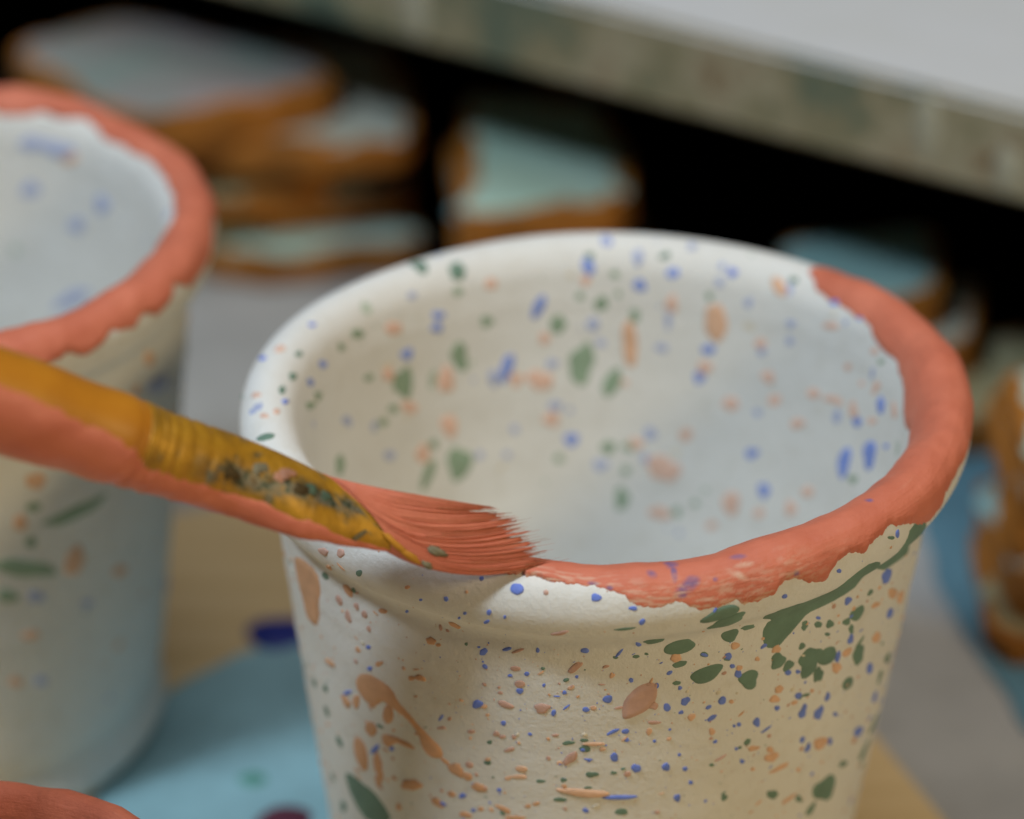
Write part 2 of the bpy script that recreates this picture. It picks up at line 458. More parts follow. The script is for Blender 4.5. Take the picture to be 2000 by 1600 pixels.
g -2.746 0.03724 0.24 -0.71 -0.59 -0.54
g 2.183 0.08971 -0.70 0.89 1.11 0.87
g 2.066 0.09215 -1.28 0.38 0.31 1.14
g 2.081 0.09487 -0.62 0.06 0.16 0.53
g 2.547 0.09514 -0.91 0.18 0.37 0.61
g 2.649 0.09541 0.17 0.61 0.46 -0.27
g 2.890 0.09161 -0.59 0.52 0.42 0.20
g 3.016 0.09215 -0.80 0.70 0.57 0.17
g 3.131 0.09106 0.81 0.59 0.28 -0.37
g 2.875 0.09813 0.20 0.96 0.49 -0.52
g 2.966 0.09759 -1.43 0.28 0.82 0.38
g 2.348 0.10493 0.19 1.50 1.83 -0.55
g 2.092 0.10411 0.02 1.23 1.59 -0.34
g 1.977 0.10003 0.02 0.69 0.84 -0.15
g 1.707 0.10194 0.00 0.99 1.14 -0.08
g 1.550 0.09949 -0.77 -0.02 0.00 0.78
g 1.594 0.09270 -0.64 0.00 0.01 0.56
g 1.615 0.10792 -0.94 -1.32 -2.30 0.72
g 1.500 0.11091 -0.48 -0.87 -1.56 0.32
g 1.626 0.09813 -0.52 -0.01 0.02 0.48
g 2.409 0.10792 -0.78 0.05 0.31 0.55
g 2.469 0.10901 -0.80 0.09 0.33 0.52
g 2.770 0.11009 0.39 1.11 1.04 -0.59
g 2.118 0.11961 0.14 1.62 2.10 -0.48
g 2.265 0.11961 -0.92 -0.70 -1.55 0.49
g 2.228 0.11553 -0.69 0.03 0.24 0.56
g 1.500 0.12042 -0.66 -0.02 -0.01 0.72
g 1.699 0.12178 -0.59 -0.00 0.06 0.58
g 2.524 0.10167 -0.75 0.09 0.31 0.46
g -2.877 0.08807 0.47 0.83 1.00 -0.10
b 1.597 0.09405 -0.00 0.72 1.02 -0.02
b 1.534 0.09052 -0.72 -0.01 -0.01 0.81
b 1.778 0.09922 -0.70 -0.52 -1.47 0.32
b 1.903 0.10737 -0.63 -0.67 -1.76 0.35
b 2.322 0.10112 -0.91 0.09 0.31 0.66
b 2.181 0.09895 -0.84 0.03 0.25 0.55
b 2.170 0.09732 -0.76 0.08 0.21 0.56
b 2.786 0.09541 -0.87 0.21 0.44 0.38
b 2.914 0.09541 -0.99 0.25 0.55 0.30
b -3.097 0.09161 -0.50 0.63 0.47 0.00
b 2.720 0.09052 -0.45 0.40 0.34 0.23
b 1.649 0.11906 -0.85 -0.01 0.05 0.83
b 2.953 0.08726 0.58 0.73 0.73 0.20
h 1.956 0.10846 0.02 0.69 1.13 -0.15
h 1.576 0.10221 -0.02 0.65 0.95 -0.01
h 1.715 0.11390 -0.79 -0.00 0.08 0.71
h 2.683 0.10520 -0.98 0.14 0.48 0.48
h 1.534 0.12314 -0.74 -0.02 0.00 0.62
h 2.265 0.09351 -0.58 0.16 0.17 0.43
h 1.877 0.11662 -0.55 0.00 0.10 0.58
h 1.728 0.10765 -0.69 -0.00 0.07 0.63
h 2.450 0.11417 -0.94 0.09 0.40 0.58
h 1.911 0.12015 -0.50 0.01 0.10 0.46
h 1.545 0.10493 -0.57 -0.02 0.00 0.57
s 1.953 0.09487 -0.76 0.06 0.15 0.74
s 2.372 0.09677 -1.29 0.18 0.44 0.74
s 1.757 0.10384 -0.74 -0.01 0.09 0.73
s 2.155 0.10683 0.12 1.13 1.58 -0.34
s 1.775 0.10982 -1.46 0.02 0.18 1.31
s 1.867 0.10928 0.03 0.76 0.97 -0.13
s 2.419 0.10275 -1.07 0.05 0.42 0.77
s 2.330 0.10873 -1.20 0.36 0.83 0.55
s 2.152 0.11363 0.09 1.13 1.40 -0.35
s 1.730 0.11580 -1.00 -0.28 -0.29 0.85
s 2.280 0.11634 0.07 0.97 1.28 -0.36
s 1.607 0.09596 -0.64 -0.01 0.02 0.68
s 2.911 0.08916 -0.56 0.70 0.61 0.30
s -3.113 0.08780 0.24 0.68 0.63 0.08
s -2.987 0.08862 0.26 0.52 0.57 -0.05
s -3.013 0.09025 0.23 0.74 0.37 -0.26
p 1.121 0.10031 -0.40 1.35 2.24 0.41
p 1.437 0.10493 -0.31 0.99 2.56 0.15
p 0.903 0.09324 -1.08 0.52 0.97 0.42
s 1.291 0.09868 -0.07 0.72 1.12 0.09
s 1.278 0.12287 -1.84 -0.14 -0.26 1.70
s 1.029 0.11145 -1.01 -0.10 -0.26 0.88
s 0.848 0.10901 -0.96 -0.10 -0.32 0.69
s 0.887 0.10602 -0.93 -0.12 -0.29 0.73
s 0.673 0.10574 -0.98 -0.14 -0.38 0.59
s 0.728 0.11091 -0.95 -0.13 -0.36 0.67
s 0.450 0.10466 -0.46 0.76 0.90 0.40
s 0.937 0.10167 -0.75 -0.12 -0.21 0.66
s 0.526 0.09976 -0.64 -0.10 -0.28 0.43
s 0.338 0.09949 -0.28 -0.71 -0.96 -0.22
s 0.584 0.10520 -1.12 -0.12 -0.47 0.42
s 0.542 0.10493 -0.70 -0.13 -0.30 0.47
s 0.979 0.12586 -0.16 1.10 1.52 0.34
s 0.848 0.12586 -0.81 -0.08 -0.29 0.59
s 0.699 0.12314 -0.22 0.83 0.94 0.35
s 0.628 0.11961 -0.97 -0.12 -0.43 0.63
s 1.055 0.12994 -0.66 -0.06 -0.18 0.61
s 1.280 0.12966 -1.43 -0.05 -0.21 0.78
s 1.199 0.11743 -0.80 -0.06 -0.15 0.80
s 1.147 0.10710 -0.92 -0.06 -0.19 0.84
s 1.450 0.11064 -0.42 -0.02 -0.02 0.44
s 0.160 0.09922 -0.79 0.68 0.71 0.41
s 1.393 0.11961 -0.84 -0.04 -0.06 0.72
s 0.398 0.09541 -0.69 -0.19 -0.32 0.37
s 0.647 0.09569 -1.04 -0.14 -0.38 0.47
s 0.317 0.10384 -1.07 -0.13 -0.56 0.35
s 0.432 0.10058 -0.51 -0.12 -0.24 0.29
b 1.411 0.09650 -0.82 -0.04 -0.06 0.69
b 1.296 0.09433 -0.69 -0.08 -0.08 0.68
b 1.086 0.09297 -0.69 -0.17 -0.14 0.57
b 1.139 0.10438 -0.80 -0.05 -0.17 0.66
b 1.165 0.10873 -0.71 -0.05 -0.14 0.73
b 0.916 0.11770 -0.80 -0.33 -0.64 0.45
b 0.840 0.12233 -0.18 0.76 0.89 0.27
b 0.278 0.10085 0.35 -0.90 -0.85 -0.43
b 0.414 0.10574 -0.99 -0.16 -0.48 0.45
b 0.291 0.10819 0.32 -1.37 -1.78 -0.69
b 0.450 0.11227 -0.02 -1.07 -1.97 -0.41
b 0.162 0.10438 -0.97 -0.16 -0.56 0.20
b -0.086 0.09569 -1.02 -0.37 -0.69 0.12
b 0.668 0.09270 -0.66 -0.24 -0.23 0.32
b 0.534 0.09297 -0.45 -0.19 -0.18 0.21
h 1.424 0.09270 -0.11 0.71 1.22 0.04
h 1.537 0.09025 -0.77 -0.01 -0.01 0.92
h 1.249 0.09025 -0.59 -0.19 -0.11 0.72
h 1.128 0.09242 -0.55 -0.15 -0.10 0.53
h 1.123 0.09460 -0.56 -0.08 -0.11 0.49
h 0.927 0.10275 -0.55 -0.07 -0.16 0.51
h 1.317 0.10520 -0.69 -0.04 -0.08 0.60
h 1.299 0.10112 0.01 0.39 1.16 0.01
h 1.005 0.09650 -0.58 -0.09 -0.14 0.56
h 1.340 0.11798 -0.84 -0.05 -0.09 0.75
h 1.529 0.12287 -0.84 -0.02 -0.00 0.66
h 0.822 0.09759 -0.63 -0.10 -0.20 0.49
h 0.817 0.10003 -0.58 -0.07 -0.19 0.51
h 1.354 0.12178 -0.56 -0.04 -0.06 0.61
g 1.547 0.09922 -0.83 -0.02 0.00 0.83
g 1.424 0.10085 -0.72 -0.04 -0.04 0.76
g 1.497 0.11064 -0.78 -0.86 -1.53 0.49
g 1.503 0.12042 -0.84 -0.03 -0.01 0.86
g 1.422 0.12015 -0.78 -0.03 -0.05 0.61
g 1.429 0.12368 -0.56 -0.03 -0.03 0.55
g 1.440 0.12803 -0.07 0.84 1.47 0.05
g 1.210 0.12912 -0.58 -0.04 -0.11 0.63
g 1.333 0.09215 -0.60 -0.31 -0.46 0.41
g 0.861 0.09188 -0.67 -0.23 -0.20 0.41
g 1.503 0.09514 -0.55 -0.02 -0.01 0.46
g 1.155 0.09677 -0.51 -0.05 -0.10 0.45
g 0.343 0.09596 -0.64 -0.16 -0.31 0.27
g 0.374 0.11335 -0.94 -0.20 -0.49 0.43
g 1.134 0.12722 -0.44 -0.05 -0.10 0.45
g 1.487 0.09786 -0.38 -0.02 -0.01 0.40"""
SPLATS_BACK = """g -1.016 0.04893 4.29 -0.24 -2.28 -1.46
g -0.809 0.05518 4.97 0.48 0.06 -1.23
o -0.817 0.04703 0.84 1.45 2.08 -1.23
s -0.966 0.06279 1.46 -0.06 -0.52 -1.37
s -1.029 0.05681 1.00 -0.02 -0.35 -1.38
h -0.377 0.06714 3.00 1.33 -0.34 -1.59
h -0.055 0.02664 2.74 -0.20 -1.60 -0.92
b 0.940 0.11933 -2.96 -0.39 -1.77 0.82
h 1.016 0.09650 -2.74 0.14 -0.28 1.09
h 1.136 0.09677 -1.73 -0.02 -0.33 0.91
s 0.948 0.09732 -1.17 -0.03 -0.33 0.93
g -1.086 0.04512 1.41 -0.05 -0.48 -1.22
h -0.979 0.04349 1.22 0.01 -0.51 -1.11
g -0.979 0.05872 1.01 -0.05 -0.35 -0.79
s -0.584 0.04078 1.56 0.00 -0.89 -0.87
g -0.992 0.05301 0.89 -0.01 -0.34 -0.88
h 0.911 0.10737 -1.48 0.08 -0.47 1.02
h 1.141 0.10384 -1.40 0.03 -0.27 1.11
h 0.757 0.10221 -1.67 -0.05 -0.61 1.10
b -0.757 0.03860 0.91 0.01 -0.47 -0.81
o -1.073 0.02990 1.01 -0.05 -0.37 -0.88
s -1.005 0.03724 1.33 -0.05 -0.51 -0.85
h -0.969 0.02854 0.92 -0.05 -0.39 -0.87
s -0.445 0.07258 1.45 0.15 -0.77 -1.22"""
POLYS = [
    ('g', [(-1.152, 0.07693), (-1.107, 0.07965), (-0.977, 0.07666), (-0.922, 0.07965), (-0.864, 0.08128), (-0.812, 0.08073), (-0.783, 0.0791), (-0.772, 0.07448), (-0.851, 0.07421), (-0.919, 0.07421), (-0.979, 0.07421), (-1.011, 0.07312), (-1.05, 0.07149), (-1.073, 0.07068), (-1.105, 0.07122), (-1.121, 0.07312), (-1.11, 0.07448), (-1.094, 0.0753)]),
    ('g', [(-0.788, 0.0791), (-0.704, 0.0791), (-0.686, 0.08128), (-0.681, 0.08318), (-0.631, 0.08237), (-0.589, 0.08101), (-0.579, 0.07938), (-0.429, 0.07204), (-0.565, 0.0734), (-0.647, 0.07394)]),
    ('g', [(-2.605, 0.04105), (-2.532, 0.04213), (-2.49, 0.04186), (-2.435, 0.04213), (-2.393, 0.04078), (-2.356, 0.03942), (-2.5, 0.03615), (-2.553, 0.03724), (-2.592, 0.03914)]),
    ('k', [(-1.539, 0.06415), (-1.542, 0.06551), (-1.534, 0.06714), (-1.505, 0.06877), (-1.477, 0.06932), (-1.45, 0.06932), (-1.44, 0.0685), (-1.44, 0.0666), (-1.461, 0.06524), (-1.495, 0.06442), (-1.524, 0.06388)]),
    ('o', [(-2.445, 0.0598), (-2.416, 0.06143), (-2.367, 0.06252), (-2.32, 0.06252), (-2.272, 0.06198), (-2.254, 0.06035), (-2.22, 0.05926), (-2.181, 0.0579), (-2.139, 0.05654), (-2.105, 0.05573), (-2.094, 0.05437), (-2.115, 0.05355), (-2.155, 0.05328), (-2.176, 0.05437), (-2.186, 0.05627), (-2.217, 0.05763), (-2.257, 0.05844), (-2.288, 0.05872), (-2.32, 0.05926), (-2.343, 0.0579), (-2.382, 0.05709), (-2.416, 0.05736), (-2.443, 0.05817)]),
    ('o', [(-2.348, 0.05355), (-2.286, 0.05437), (-2.223, 0.05437), (-2.194, 0.05382), (-2.196, 0.05355), (-2.241, 0.05328), (-2.283, 0.05328), (-2.32, 0.05165), (-2.346, 0.05192)]),
    ('o', [(-2.783, 0.07068), (-2.697, 0.07258), (-2.587, 0.07312), (-2.579, 0.07068), (-2.602, 0.06823), (-2.626, 0.06415), (-2.683, 0.06279), (-2.723, 0.06361), (-2.752, 0.0666), (-2.78, 0.06905)])]
CORAL_OUT = [(-1.82, 0.08807), (-1.796, 0.08753), (-1.754, 0.08726), (-1.699, 0.08699), (-1.628, 0.08726), (-1.61, 0.08671), (-1.579, 0.08617), (-1.552, 0.0859), (-1.539, 0.08481), (-1.477, 0.084), (-1.419, 0.08427), (-1.356, 0.08318), (-1.312, 0.08291), (-1.264, 0.08345), (-1.246, 0.08264), (-1.202, 0.08264), (-1.157, 0.08345), (-1.147, 0.08427), (-1.107, 0.08427), (-1.058, 0.08264), (-1.005, 0.08237), (-0.969, 0.08427), (-0.927, 0.08454), (-0.869, 0.084), (-0.809, 0.08481), (-0.783, 0.08536), (-0.694, 0.084), (-0.586, 0.08155), (-0.521, 0.08182), (-0.495, 0.08345), (-0.419, 0.08345), (-0.353, 0.084)]
CORAL_IN = [(0.796, 0.09106), (0.762, 0.09215), (0.696, 0.0927), (0.565, 0.09324), (0.471, 0.09324), (0.424, 0.09405), (0.356, 0.0946), (0.259, 0.09405), (0.188, 0.09487), (0.115, 0.09541), (0.026, 0.09732), (-0.042, 0.09704)]
CORAL_OUT_BACK = [(-0.039, 0.08427), (-0.152, 0.08291), (-0.23, 0.08318), (-0.34, 0.08318), (-0.416, 0.08536), (-0.482, 0.08372), (-0.534, 0.08372), (-0.586, 0.08508), (-0.639, 0.08372), (-0.728, 0.08481), (-0.77, 0.08318), (-0.822, 0.08291), (-0.887, 0.08454), (-0.927, 0.084)]
CORAL_IN_BACK = [(1.275, 0.09351), (1.181, 0.0927), (1.1, 0.09188), (1.05, 0.09242), (0.908, 0.09079), (0.793, 0.09242), (0.628, 0.09242), (0.44, 0.09134), (0.186, 0.09161), (-0.042, 0.09134)]
CORAL_BLEED = """v -1.424 0.08943 0.58 -0.14 -0.17 -0.66
v -1.422 0.08807 -0.04 -0.28 -0.92 -0.02
v -1.395 0.08617 0.92 0.27 0.47 -0.50
v -1.377 0.08671 0.60 -0.08 -0.10 -0.47
v -1.408 0.08536 0.46 0.04 0.02 -0.31
v -1.482 0.08807 0.41 -0.13 -0.25 -0.32
v -1.568 0.09188 0.51 0.03 0.05 0.56
v -1.244 0.08835 0.69 -0.08 -0.14 -0.24
v -1.102 0.08481 0.32 -0.02 -0.10 -0.27
v -1.592 0.08671 0.30 0.00 -0.00 -0.21
v -1.319 0.08644 0.23 -0.03 -0.04 -0.18
v -0.780 0.08916 0.25 -0.22 -0.28 -0.17
v -1.634 0.08726 0.46 -0.01 -0.04 -0.18
c -1.259 0.08644 0.80 -0.19 -0.61 -0.24
c -1.236 0.08726 0.87 -0.04 -0.06 -0.22
c -1.503 0.08508 0.89 -0.04 -0.32 -0.16"""
BRUSH = [[[-0.12227, -0.07898, 0.16017], [-0.12317, -0.0861, 0.14898]], [[-0.0916, -0.06313, 0.1367], [-0.09391, -0.07067, 0.12671]], [[-0.07162, -0.05478, 0.12251], [-0.07445, -0.06165, 0.11415]], [[-0.06308, -0.05151, 0.11673], [-0.06614, -0.05819, 0.10888]], [[-0.05721, -0.04947, 0.11261], [-0.06013, -0.05572, 0.10527]], [[-0.05272, -0.0479, 0.1096], [-0.05553, -0.05391, 0.10247]], [[-0.0511, -0.04738, 0.10846], [-0.05378, -0.05316, 0.10155]], [[-0.05009, -0.04708, 0.1077], [-0.05277, -0.05279, 0.10092]], [[-0.04815, -0.04648, 0.10632], [-0.0508, -0.05201, 0.09978]], [[-0.04454, -0.04524, 0.10402], [-0.04711, -0.0506, 0.09764]], [[-0.04035, -0.04387, 0.10129], [-0.04259, -0.04896, 0.09494]], [[-0.03638, -0.04279, 0.09838], [-0.0352, -0.04945, 0.0925]], [[-0.03407, -0.04222, 0.09663], [-0.02999, -0.0474, 0.08988]], [[-0.03224, -0.0418, 0.09518], [-0.02491, -0.04533, 0.08755]]]
BRISTLE = {'m': [[-0.03173, -0.04959, 0.09983], [-0.02463, -0.05177, 0.0916]], 'mid': [[-0.02339, -0.0424, 0.09327], [-0.02123, -0.04322, 0.08922], [-0.01904, -0.04368, 0.086], [-0.0171, -0.04417, 0.08352]], 'end': [[-0.0147, -0.04089, 0.09047], [-0.0116, -0.04011, 0.0878], [-0.00878, -0.04051, 0.08449], [-0.00679, -0.04031, 0.08242]]}
# ======================= the setting: table, ware board, panel ============================
def table_mat():
    m, nt, b = new_mat('worn_grey_table'); v = _coord(nt)
    n = _noise(nt, 9, 6, 0.6, v); n2 = _noise(nt, 120, 5, 0.6, v)
    r = _ramp(nt, n.outputs['Fac'], [(0.3, (0.27, 0.27, 0.265)), (0.5, (0.38, 0.38, 0.37)), (0.68, (0.47, 0.465, 0.42))])
    f = _ramp(nt, n2.outputs['Fac'], [(0.3, (0.82, 0.82, 0.8)), (0.6, (1, 1, 1))])
    mx = nt.nodes.new('ShaderNodeMix'); mx.data_type = 'RGBA'; mx.blend_type = 'MULTIPLY'; mx.inputs['Factor'].default_value = 0.6
    nt.links.new(r.outputs['Color'], mx.inputs['A']); nt.links.new(f.outputs['Color'], mx.inputs['B'])
    nt.links.new(mx.outputs['Result'], b.inputs['Base Color']); b.inputs['Roughness'].default_value = 0.6
    _bump(nt, b, [(n2.outputs['Fac'], 0.0004)])
    return m
def wood_mat(name, c0, c1, scale=(6, 60, 60), rot=0.0, rough=0.65):
    m, nt, b = new_mat(name); v = _coord(nt, scale, 'Object', (0, 0, rot))
    n = _noise(nt, 3.0, 6, 0.6, v); n2 = _noise(nt, 30, 4, 0.6, v)
    r = _ramp(nt, n.outputs['Fac'], [(0.3, c0), (0.7, c1)])
    nt.links.new(r.outputs['Color'], b.inputs['Base Color']); b.inputs['Roughness'].default_value = rough
    _bump(nt, b, [(n2.outputs['Fac'], 0.0002)])
    return m
G = -0.004      # table top; the ware board's top is z = 0
def slab(name, outline, z0, z1, mat, parent=None, bevel=0.0006, jitter=0.0, seed=0):
    """closed slab from a counter-clockwise outline"""
    bm = bmesh.new(); r_ = random.Random(seed)
    vs = [bm.verts.new((x, y, z0)) for x, y in outline]
    f = bm.faces.new(vs)
    e = bmesh.ops.extrude_face_region(bm, geom=[f])
    for v in [g for g in e['geom'] if isinstance(g, bmesh.types.BMVert)]:
        v.co.z = z1 + r_.uniform(-jitter, jitter)
    bmesh.ops.recalc_face_normals(bm, faces=bm.faces[:])
    if bevel:
        bmesh.ops.bevel(bm, geom=bm.edges[:], offset=bevel, segments=2, affect='EDGES', clamp_overlap=True)
    me = bpy.data.meshes.new(name); bm.to_mesh(me); bm.free()
    return link(name, me, mat, parent, smooth=False)
tbl = slab('table_top', [(-1.2, -0.9), (1.2, -0.9), (1.2, 1.2), (-1.2, 1.2)], G - 0.03, G, table_mat(), bevel=0)
tag(tbl, kind='structure')

def rot2(p, a): return (p[0] * math.cos(a) - p[1] * math.sin(a), p[0] * math.sin(a) + p[1] * math.cos(a))
# wooden ware board under the cups
BA = math.atan2(-0.94, 0.342) + math.pi / 2
corner = (0.0075, 0.1345)
bd = [(0, 0), (-0.42, 0), (-0.42, -0.42), (0, -0.42)]
bd = [(corner[0] + rot2(p, BA)[0], corner[1] + rot2(p, BA)[1]) for p in bd]
ware = thing('ware_board', (corner[0], corner[1], G), 'tan wooden board under the cups, stained with blue paint', 'board')
def local(o, pts): return [(x - o.location.x, y - o.location.y) for x, y in pts]
slab('plank', local(ware, bd), 0.0, 0.004, wood_mat('tan_wood', (0.56, 0.39, 0.18), (0.68, 0.51, 0.27), rot=BA), ware, bevel=0.0008)
def stain_outline(cx, cy, rx, ry, seed, n=48, amp=0.18, rot=0.0):
    out = []
    for i in range(n):
        a = 2 * math.pi * i / n
        k = 1 + amp * noise.noise((math.cos(a) * 1.3 + seed, math.sin(a) * 1.3, seed * 2.7)) * 1.6 + amp * 0.35 * noise.noise((math.cos(a) * 5 + seed, math.sin(a) * 5, seed))
        p = rot2((rx * k * math.cos(a), ry * k * math.sin(a)), rot); out.append((cx + p[0], cy + p[1]))
    return out
def film(name, outline, z, thick, mat, parent=None, edge=0.0012, grid=0.006):
    """thin paint film with sloped edges on a flat surface"""
    return poly_film(name, outline, lambda x, y, h: (x, y, z + h), thick, edge, grid, mat, parent)
def poly_film(name, outline, fn, thick, edge, grid, mat, parent):
    P = [Vector(p) for p in outline]; n = len(P)
    xs = [p.x for p in P]; ys = [p.y for p in P]
    def inside(x, y):
        c = False
        for i in range(n):
            a, b = P[i], P[(i + 1) % n]
            if (a.y > y) != (b.y > y) and x < (b.x - a.x) * (y - a.y) / (b.y - a.y + 1e-15) + a.x: c = not c
        return c
    def dist(x, y):
        d = 1e9
        for i in range(n):
            a, b = P[i], P[(i + 1) % n]; ab = b - a; ap = Vector((x, y)) - a
            t = max(0, min(1, ap.dot(ab) / (ab.length_squared + 1e-15))); d = min(d, (ap - ab * t).length)
        return d
    pts = list(P); r_ = random.Random(len(P)); y = min(ys)
    step = min(grid, edge * 1.2) if (max(xs) - min(xs)) * (max(ys) - min(ys)) / (min(grid, edge * 1.2) ** 2) < 1500 else grid
    while y < max(ys):
        x = min(xs)
        while x < max(xs):
            qx, qy = x + r_.uniform(-.25, .25) * step, y + r_.uniform(-.25, .25) * step
            if inside(qx, qy) and dist(qx, qy) > step * 0.3: pts.append(Vector((qx, qy)))
            x += step
        y += step
    res = delaunay_2d_cdt(pts, [], [list(range(n))], 1, 1e-9)
    V, F = res[0], res[2]
    out = []
    for v in V:
        d = dist(v.x, v.y); t = min(1, d / edge); h = thick * math.sqrt(max(0, 1 - (1 - t) ** 2)) - thick * 0.12
        out.append(fn(v.x, v.y, h))
    me = mesh_from(name, out, F)
    bm = bmesh.new(); bm.from_mesh(me); bmesh.ops.recalc_face_normals(bm, faces=bm.faces[:]); bm.to_mesh(me); bm.free()
    return link(name, me, mat, parent)
blue_stain = paint_mat('blue_table_paint', (0.27, 0.46, 0.51), rough=0.5, vary=0.2, scale=60)
film('blue_stain', local(ware, stain_outline(-0.027, 0.014, 0.046, 0.068, 3.3, 60, 0.10)), 0.004, 0.0003, blue_stain, ware)
for cx, cy, r_, c, sd in ((-0.0475, 0.0705, 0.0052, (0.02, 0.03, 0.20), 1.0), (-0.0445, 0.0225, 0.0042, (0.11, 0.03, 0.05), 2.0), (-0.0494, 0.0326, 0.0021, (0.10, 0.30, 0.24), 4.0)):
    film('dried_paint_drip', local(ware, stain_outline(cx, cy, r_, r_ * 0.85, sd, 20, 0.12)), 0.0043, 0.0006, paint_mat('dried_drip_paint', c, rough=0.4), ware)
pud = [(0.0627, 0.130), (0.0560, 0.110), (0.0545, 0.0895), (0.0585, 0.0718), (0.0618, 0.0606), (0.0655, 0.0400), (0.085, 0.030), (0.11, 0.05), (0.12, 0.10), (0.10, 0.135)]
pud2 = [Vector(p) for p in pud]
for _ in range(3):                                             # round the outline off
    pud2 = [q for i in range(len(pud2)) for q in (pud2[i] * 0.75 + pud2[(i + 1) % len(pud2)] * 0.25, pud2[i] * 0.25 + pud2[(i + 1) % len(pud2)] * 0.75)]
pud2 = [(p.x + 0.0016 * noise.noise((p.x * 90, p.y * 90, 2)), p.y + 0.0016 * noise.noise((p.x * 90, p.y * 90, 8))) for p in pud2]
spill = film('blue_paint_spill', pud2[::-1], G + 0.0006, 0.0004, paint_mat('teal_blue_spill', (0.10, 0.21, 0.27), rough=0.5, vary=0.2, scale=60))
tag(spill, 'teal blue paint spill on the grey table around the tile pile', 'paint spill')

# ======================= shelf board with white top, black sheets for the shade below ========================
SA = Vector((0.0696, 0.1133)); SB = Vector((-0.0283, 0.1806)); sd = (SB - SA).normalized(); sn = Vector((sd.y, -sd.x))
if sn.y < 0: sn = -sn
def shelf_edge_mat():
    m, nt, b = new_mat('paint_stained_board'); v = _coord(nt)
    geo = nt.nodes.new('ShaderNodeNewGeometry'); sep = nt.nodes.new('ShaderNodeSeparateXYZ')
    nt.links.new(geo.outputs['Normal'], sep.inputs[0])
    n = _noise(nt, 30, 8, 0.78, v); n2 = _noise(nt, 110, 5, 0.6, v); n3 = _noise(nt, 6, 5, 0.6, v)
    edge = _ramp(nt, n.outputs['Fac'], [(0.34, (0.05, 0.085, 0.065)), (0.43, (0.13, 0.16, 0.11)), (0.50, (0.24, 0.21, 0.12)), (0.57, (0.36, 0.32, 0.22)), (0.64, (0.18, 0.11, 0.045))])
    top = _ramp(nt, n3.outputs['Fac'], [(0.3, (0.50, 0.49, 0.43)), (0.5, (0.58, 0.58, 0.58)), (0.7, (0.54, 0.545, 0.55))])
    st = nt.nodes.new('ShaderNodeMath'); st.operation = 'GREATER_THAN'; st.inputs[1].default_value = 0.8
    nt.links.new(sep.outputs['Z'], st.inputs[0])
    mx = nt.nodes.new('ShaderNodeMix'); mx.data_type = 'RGBA'
    nt.links.new(st.outputs[0], mx.inputs['Factor']); nt.links.new(edge.outputs['Color'], mx.inputs['A']); nt.links.new(top.outputs['Color'], mx.inputs['B'])
    nt.links.new(mx.outputs['Result'], b.inputs['Base Color']); b.inputs['Roughness'].default_value = 0.7
    _bump(nt, b, [(n2.outputs['Fac'], 0.0005)])
    return m
ex0 = SA - sd * 0.22; ex1 = SB + sd * 0.40
shelf = thing('shelf', (ex0.x, ex0.y, G), 'low white topped shelf with a grubby paint stained front edge', 'shelf')
quad = lambda a, b, d0, d1: [tuple(a + sn * d0), tuple(b + sn * d0), tuple(b + sn * d1), tuple(a + sn * d1)]
def ccw(p):
    s = sum(p[i][0] * p[(i + 1) % len(p)][1] - p[(i + 1) % len(p)][0] * p[i][1] for i in range(len(p)))
    return p if s > 0 else p[::-1]
slab('board', local(shelf, ccw(quad(ex0, ex1, 0, 0.34))), 0.05 - G, 0.066 - G, shelf_edge_mat(), shelf, bevel=0.0012)
dark = paint_mat('shade_black', (0.004, 0.0035, 0.003), rough=0.95, scale=40, spec=0.05)  # near-black colour stands in for the deep shade under the shelf
slab('shade_backdrop', local(shelf, ccw(quad(ex0, ex1, 0.155, 0.165))), 0.0, 0.05 - G, dark, shelf, bevel=0.0005)  # added black backdrop, paints the dark behind the tile piles
slab('shade_floor_sheet', local(shelf, ccw(quad(ex0, ex1, 0.012, 0.154))), 0.0, 0.0005, dark, shelf, bevel=0)  # added black sheet, paints the table under the shelf as shade
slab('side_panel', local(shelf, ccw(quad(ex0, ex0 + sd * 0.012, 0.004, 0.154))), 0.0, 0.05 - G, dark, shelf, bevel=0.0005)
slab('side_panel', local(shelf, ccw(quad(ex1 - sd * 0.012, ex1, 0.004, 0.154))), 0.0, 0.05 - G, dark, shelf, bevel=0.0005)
# pale dried slip runs on the front edge of the shelf
slip = paint_mat('dried_slip', (0.40, 0.38, 0.29), rough=0.7)
for t_, w_, zt, zb in ((0.002, 0.0022, 0.066, 0.0540), (0.1015, 0.0024, 0.0655, 0.0512), (-0.012, 0.0020, 0.060, 0.0515)):
    c0 = SA + sd * (0.0155 + t_)
    pts = []
    for i in range(20):
        a = 2 * math.pi * i / 20; k = 1 + 0.3 * noise.noise((math.cos(a) * 2, math.sin(a) * 2, t_ * 50))
        pts.append((w_ * k * math.cos(a), (zt + zb) / 2 + (zt - zb) / 2 * k * math.sin(a)))
    def fn(x, z, h, c0=c0):
        p = c0 + sd * x - sn * (h + 0.00005); return (p.x - shelf.location.x, p.y - shelf.location.y, z - G)
    poly_film('slip_run', pts, fn, 0.0005, 0.0012, 0.0015, slip, shelf)

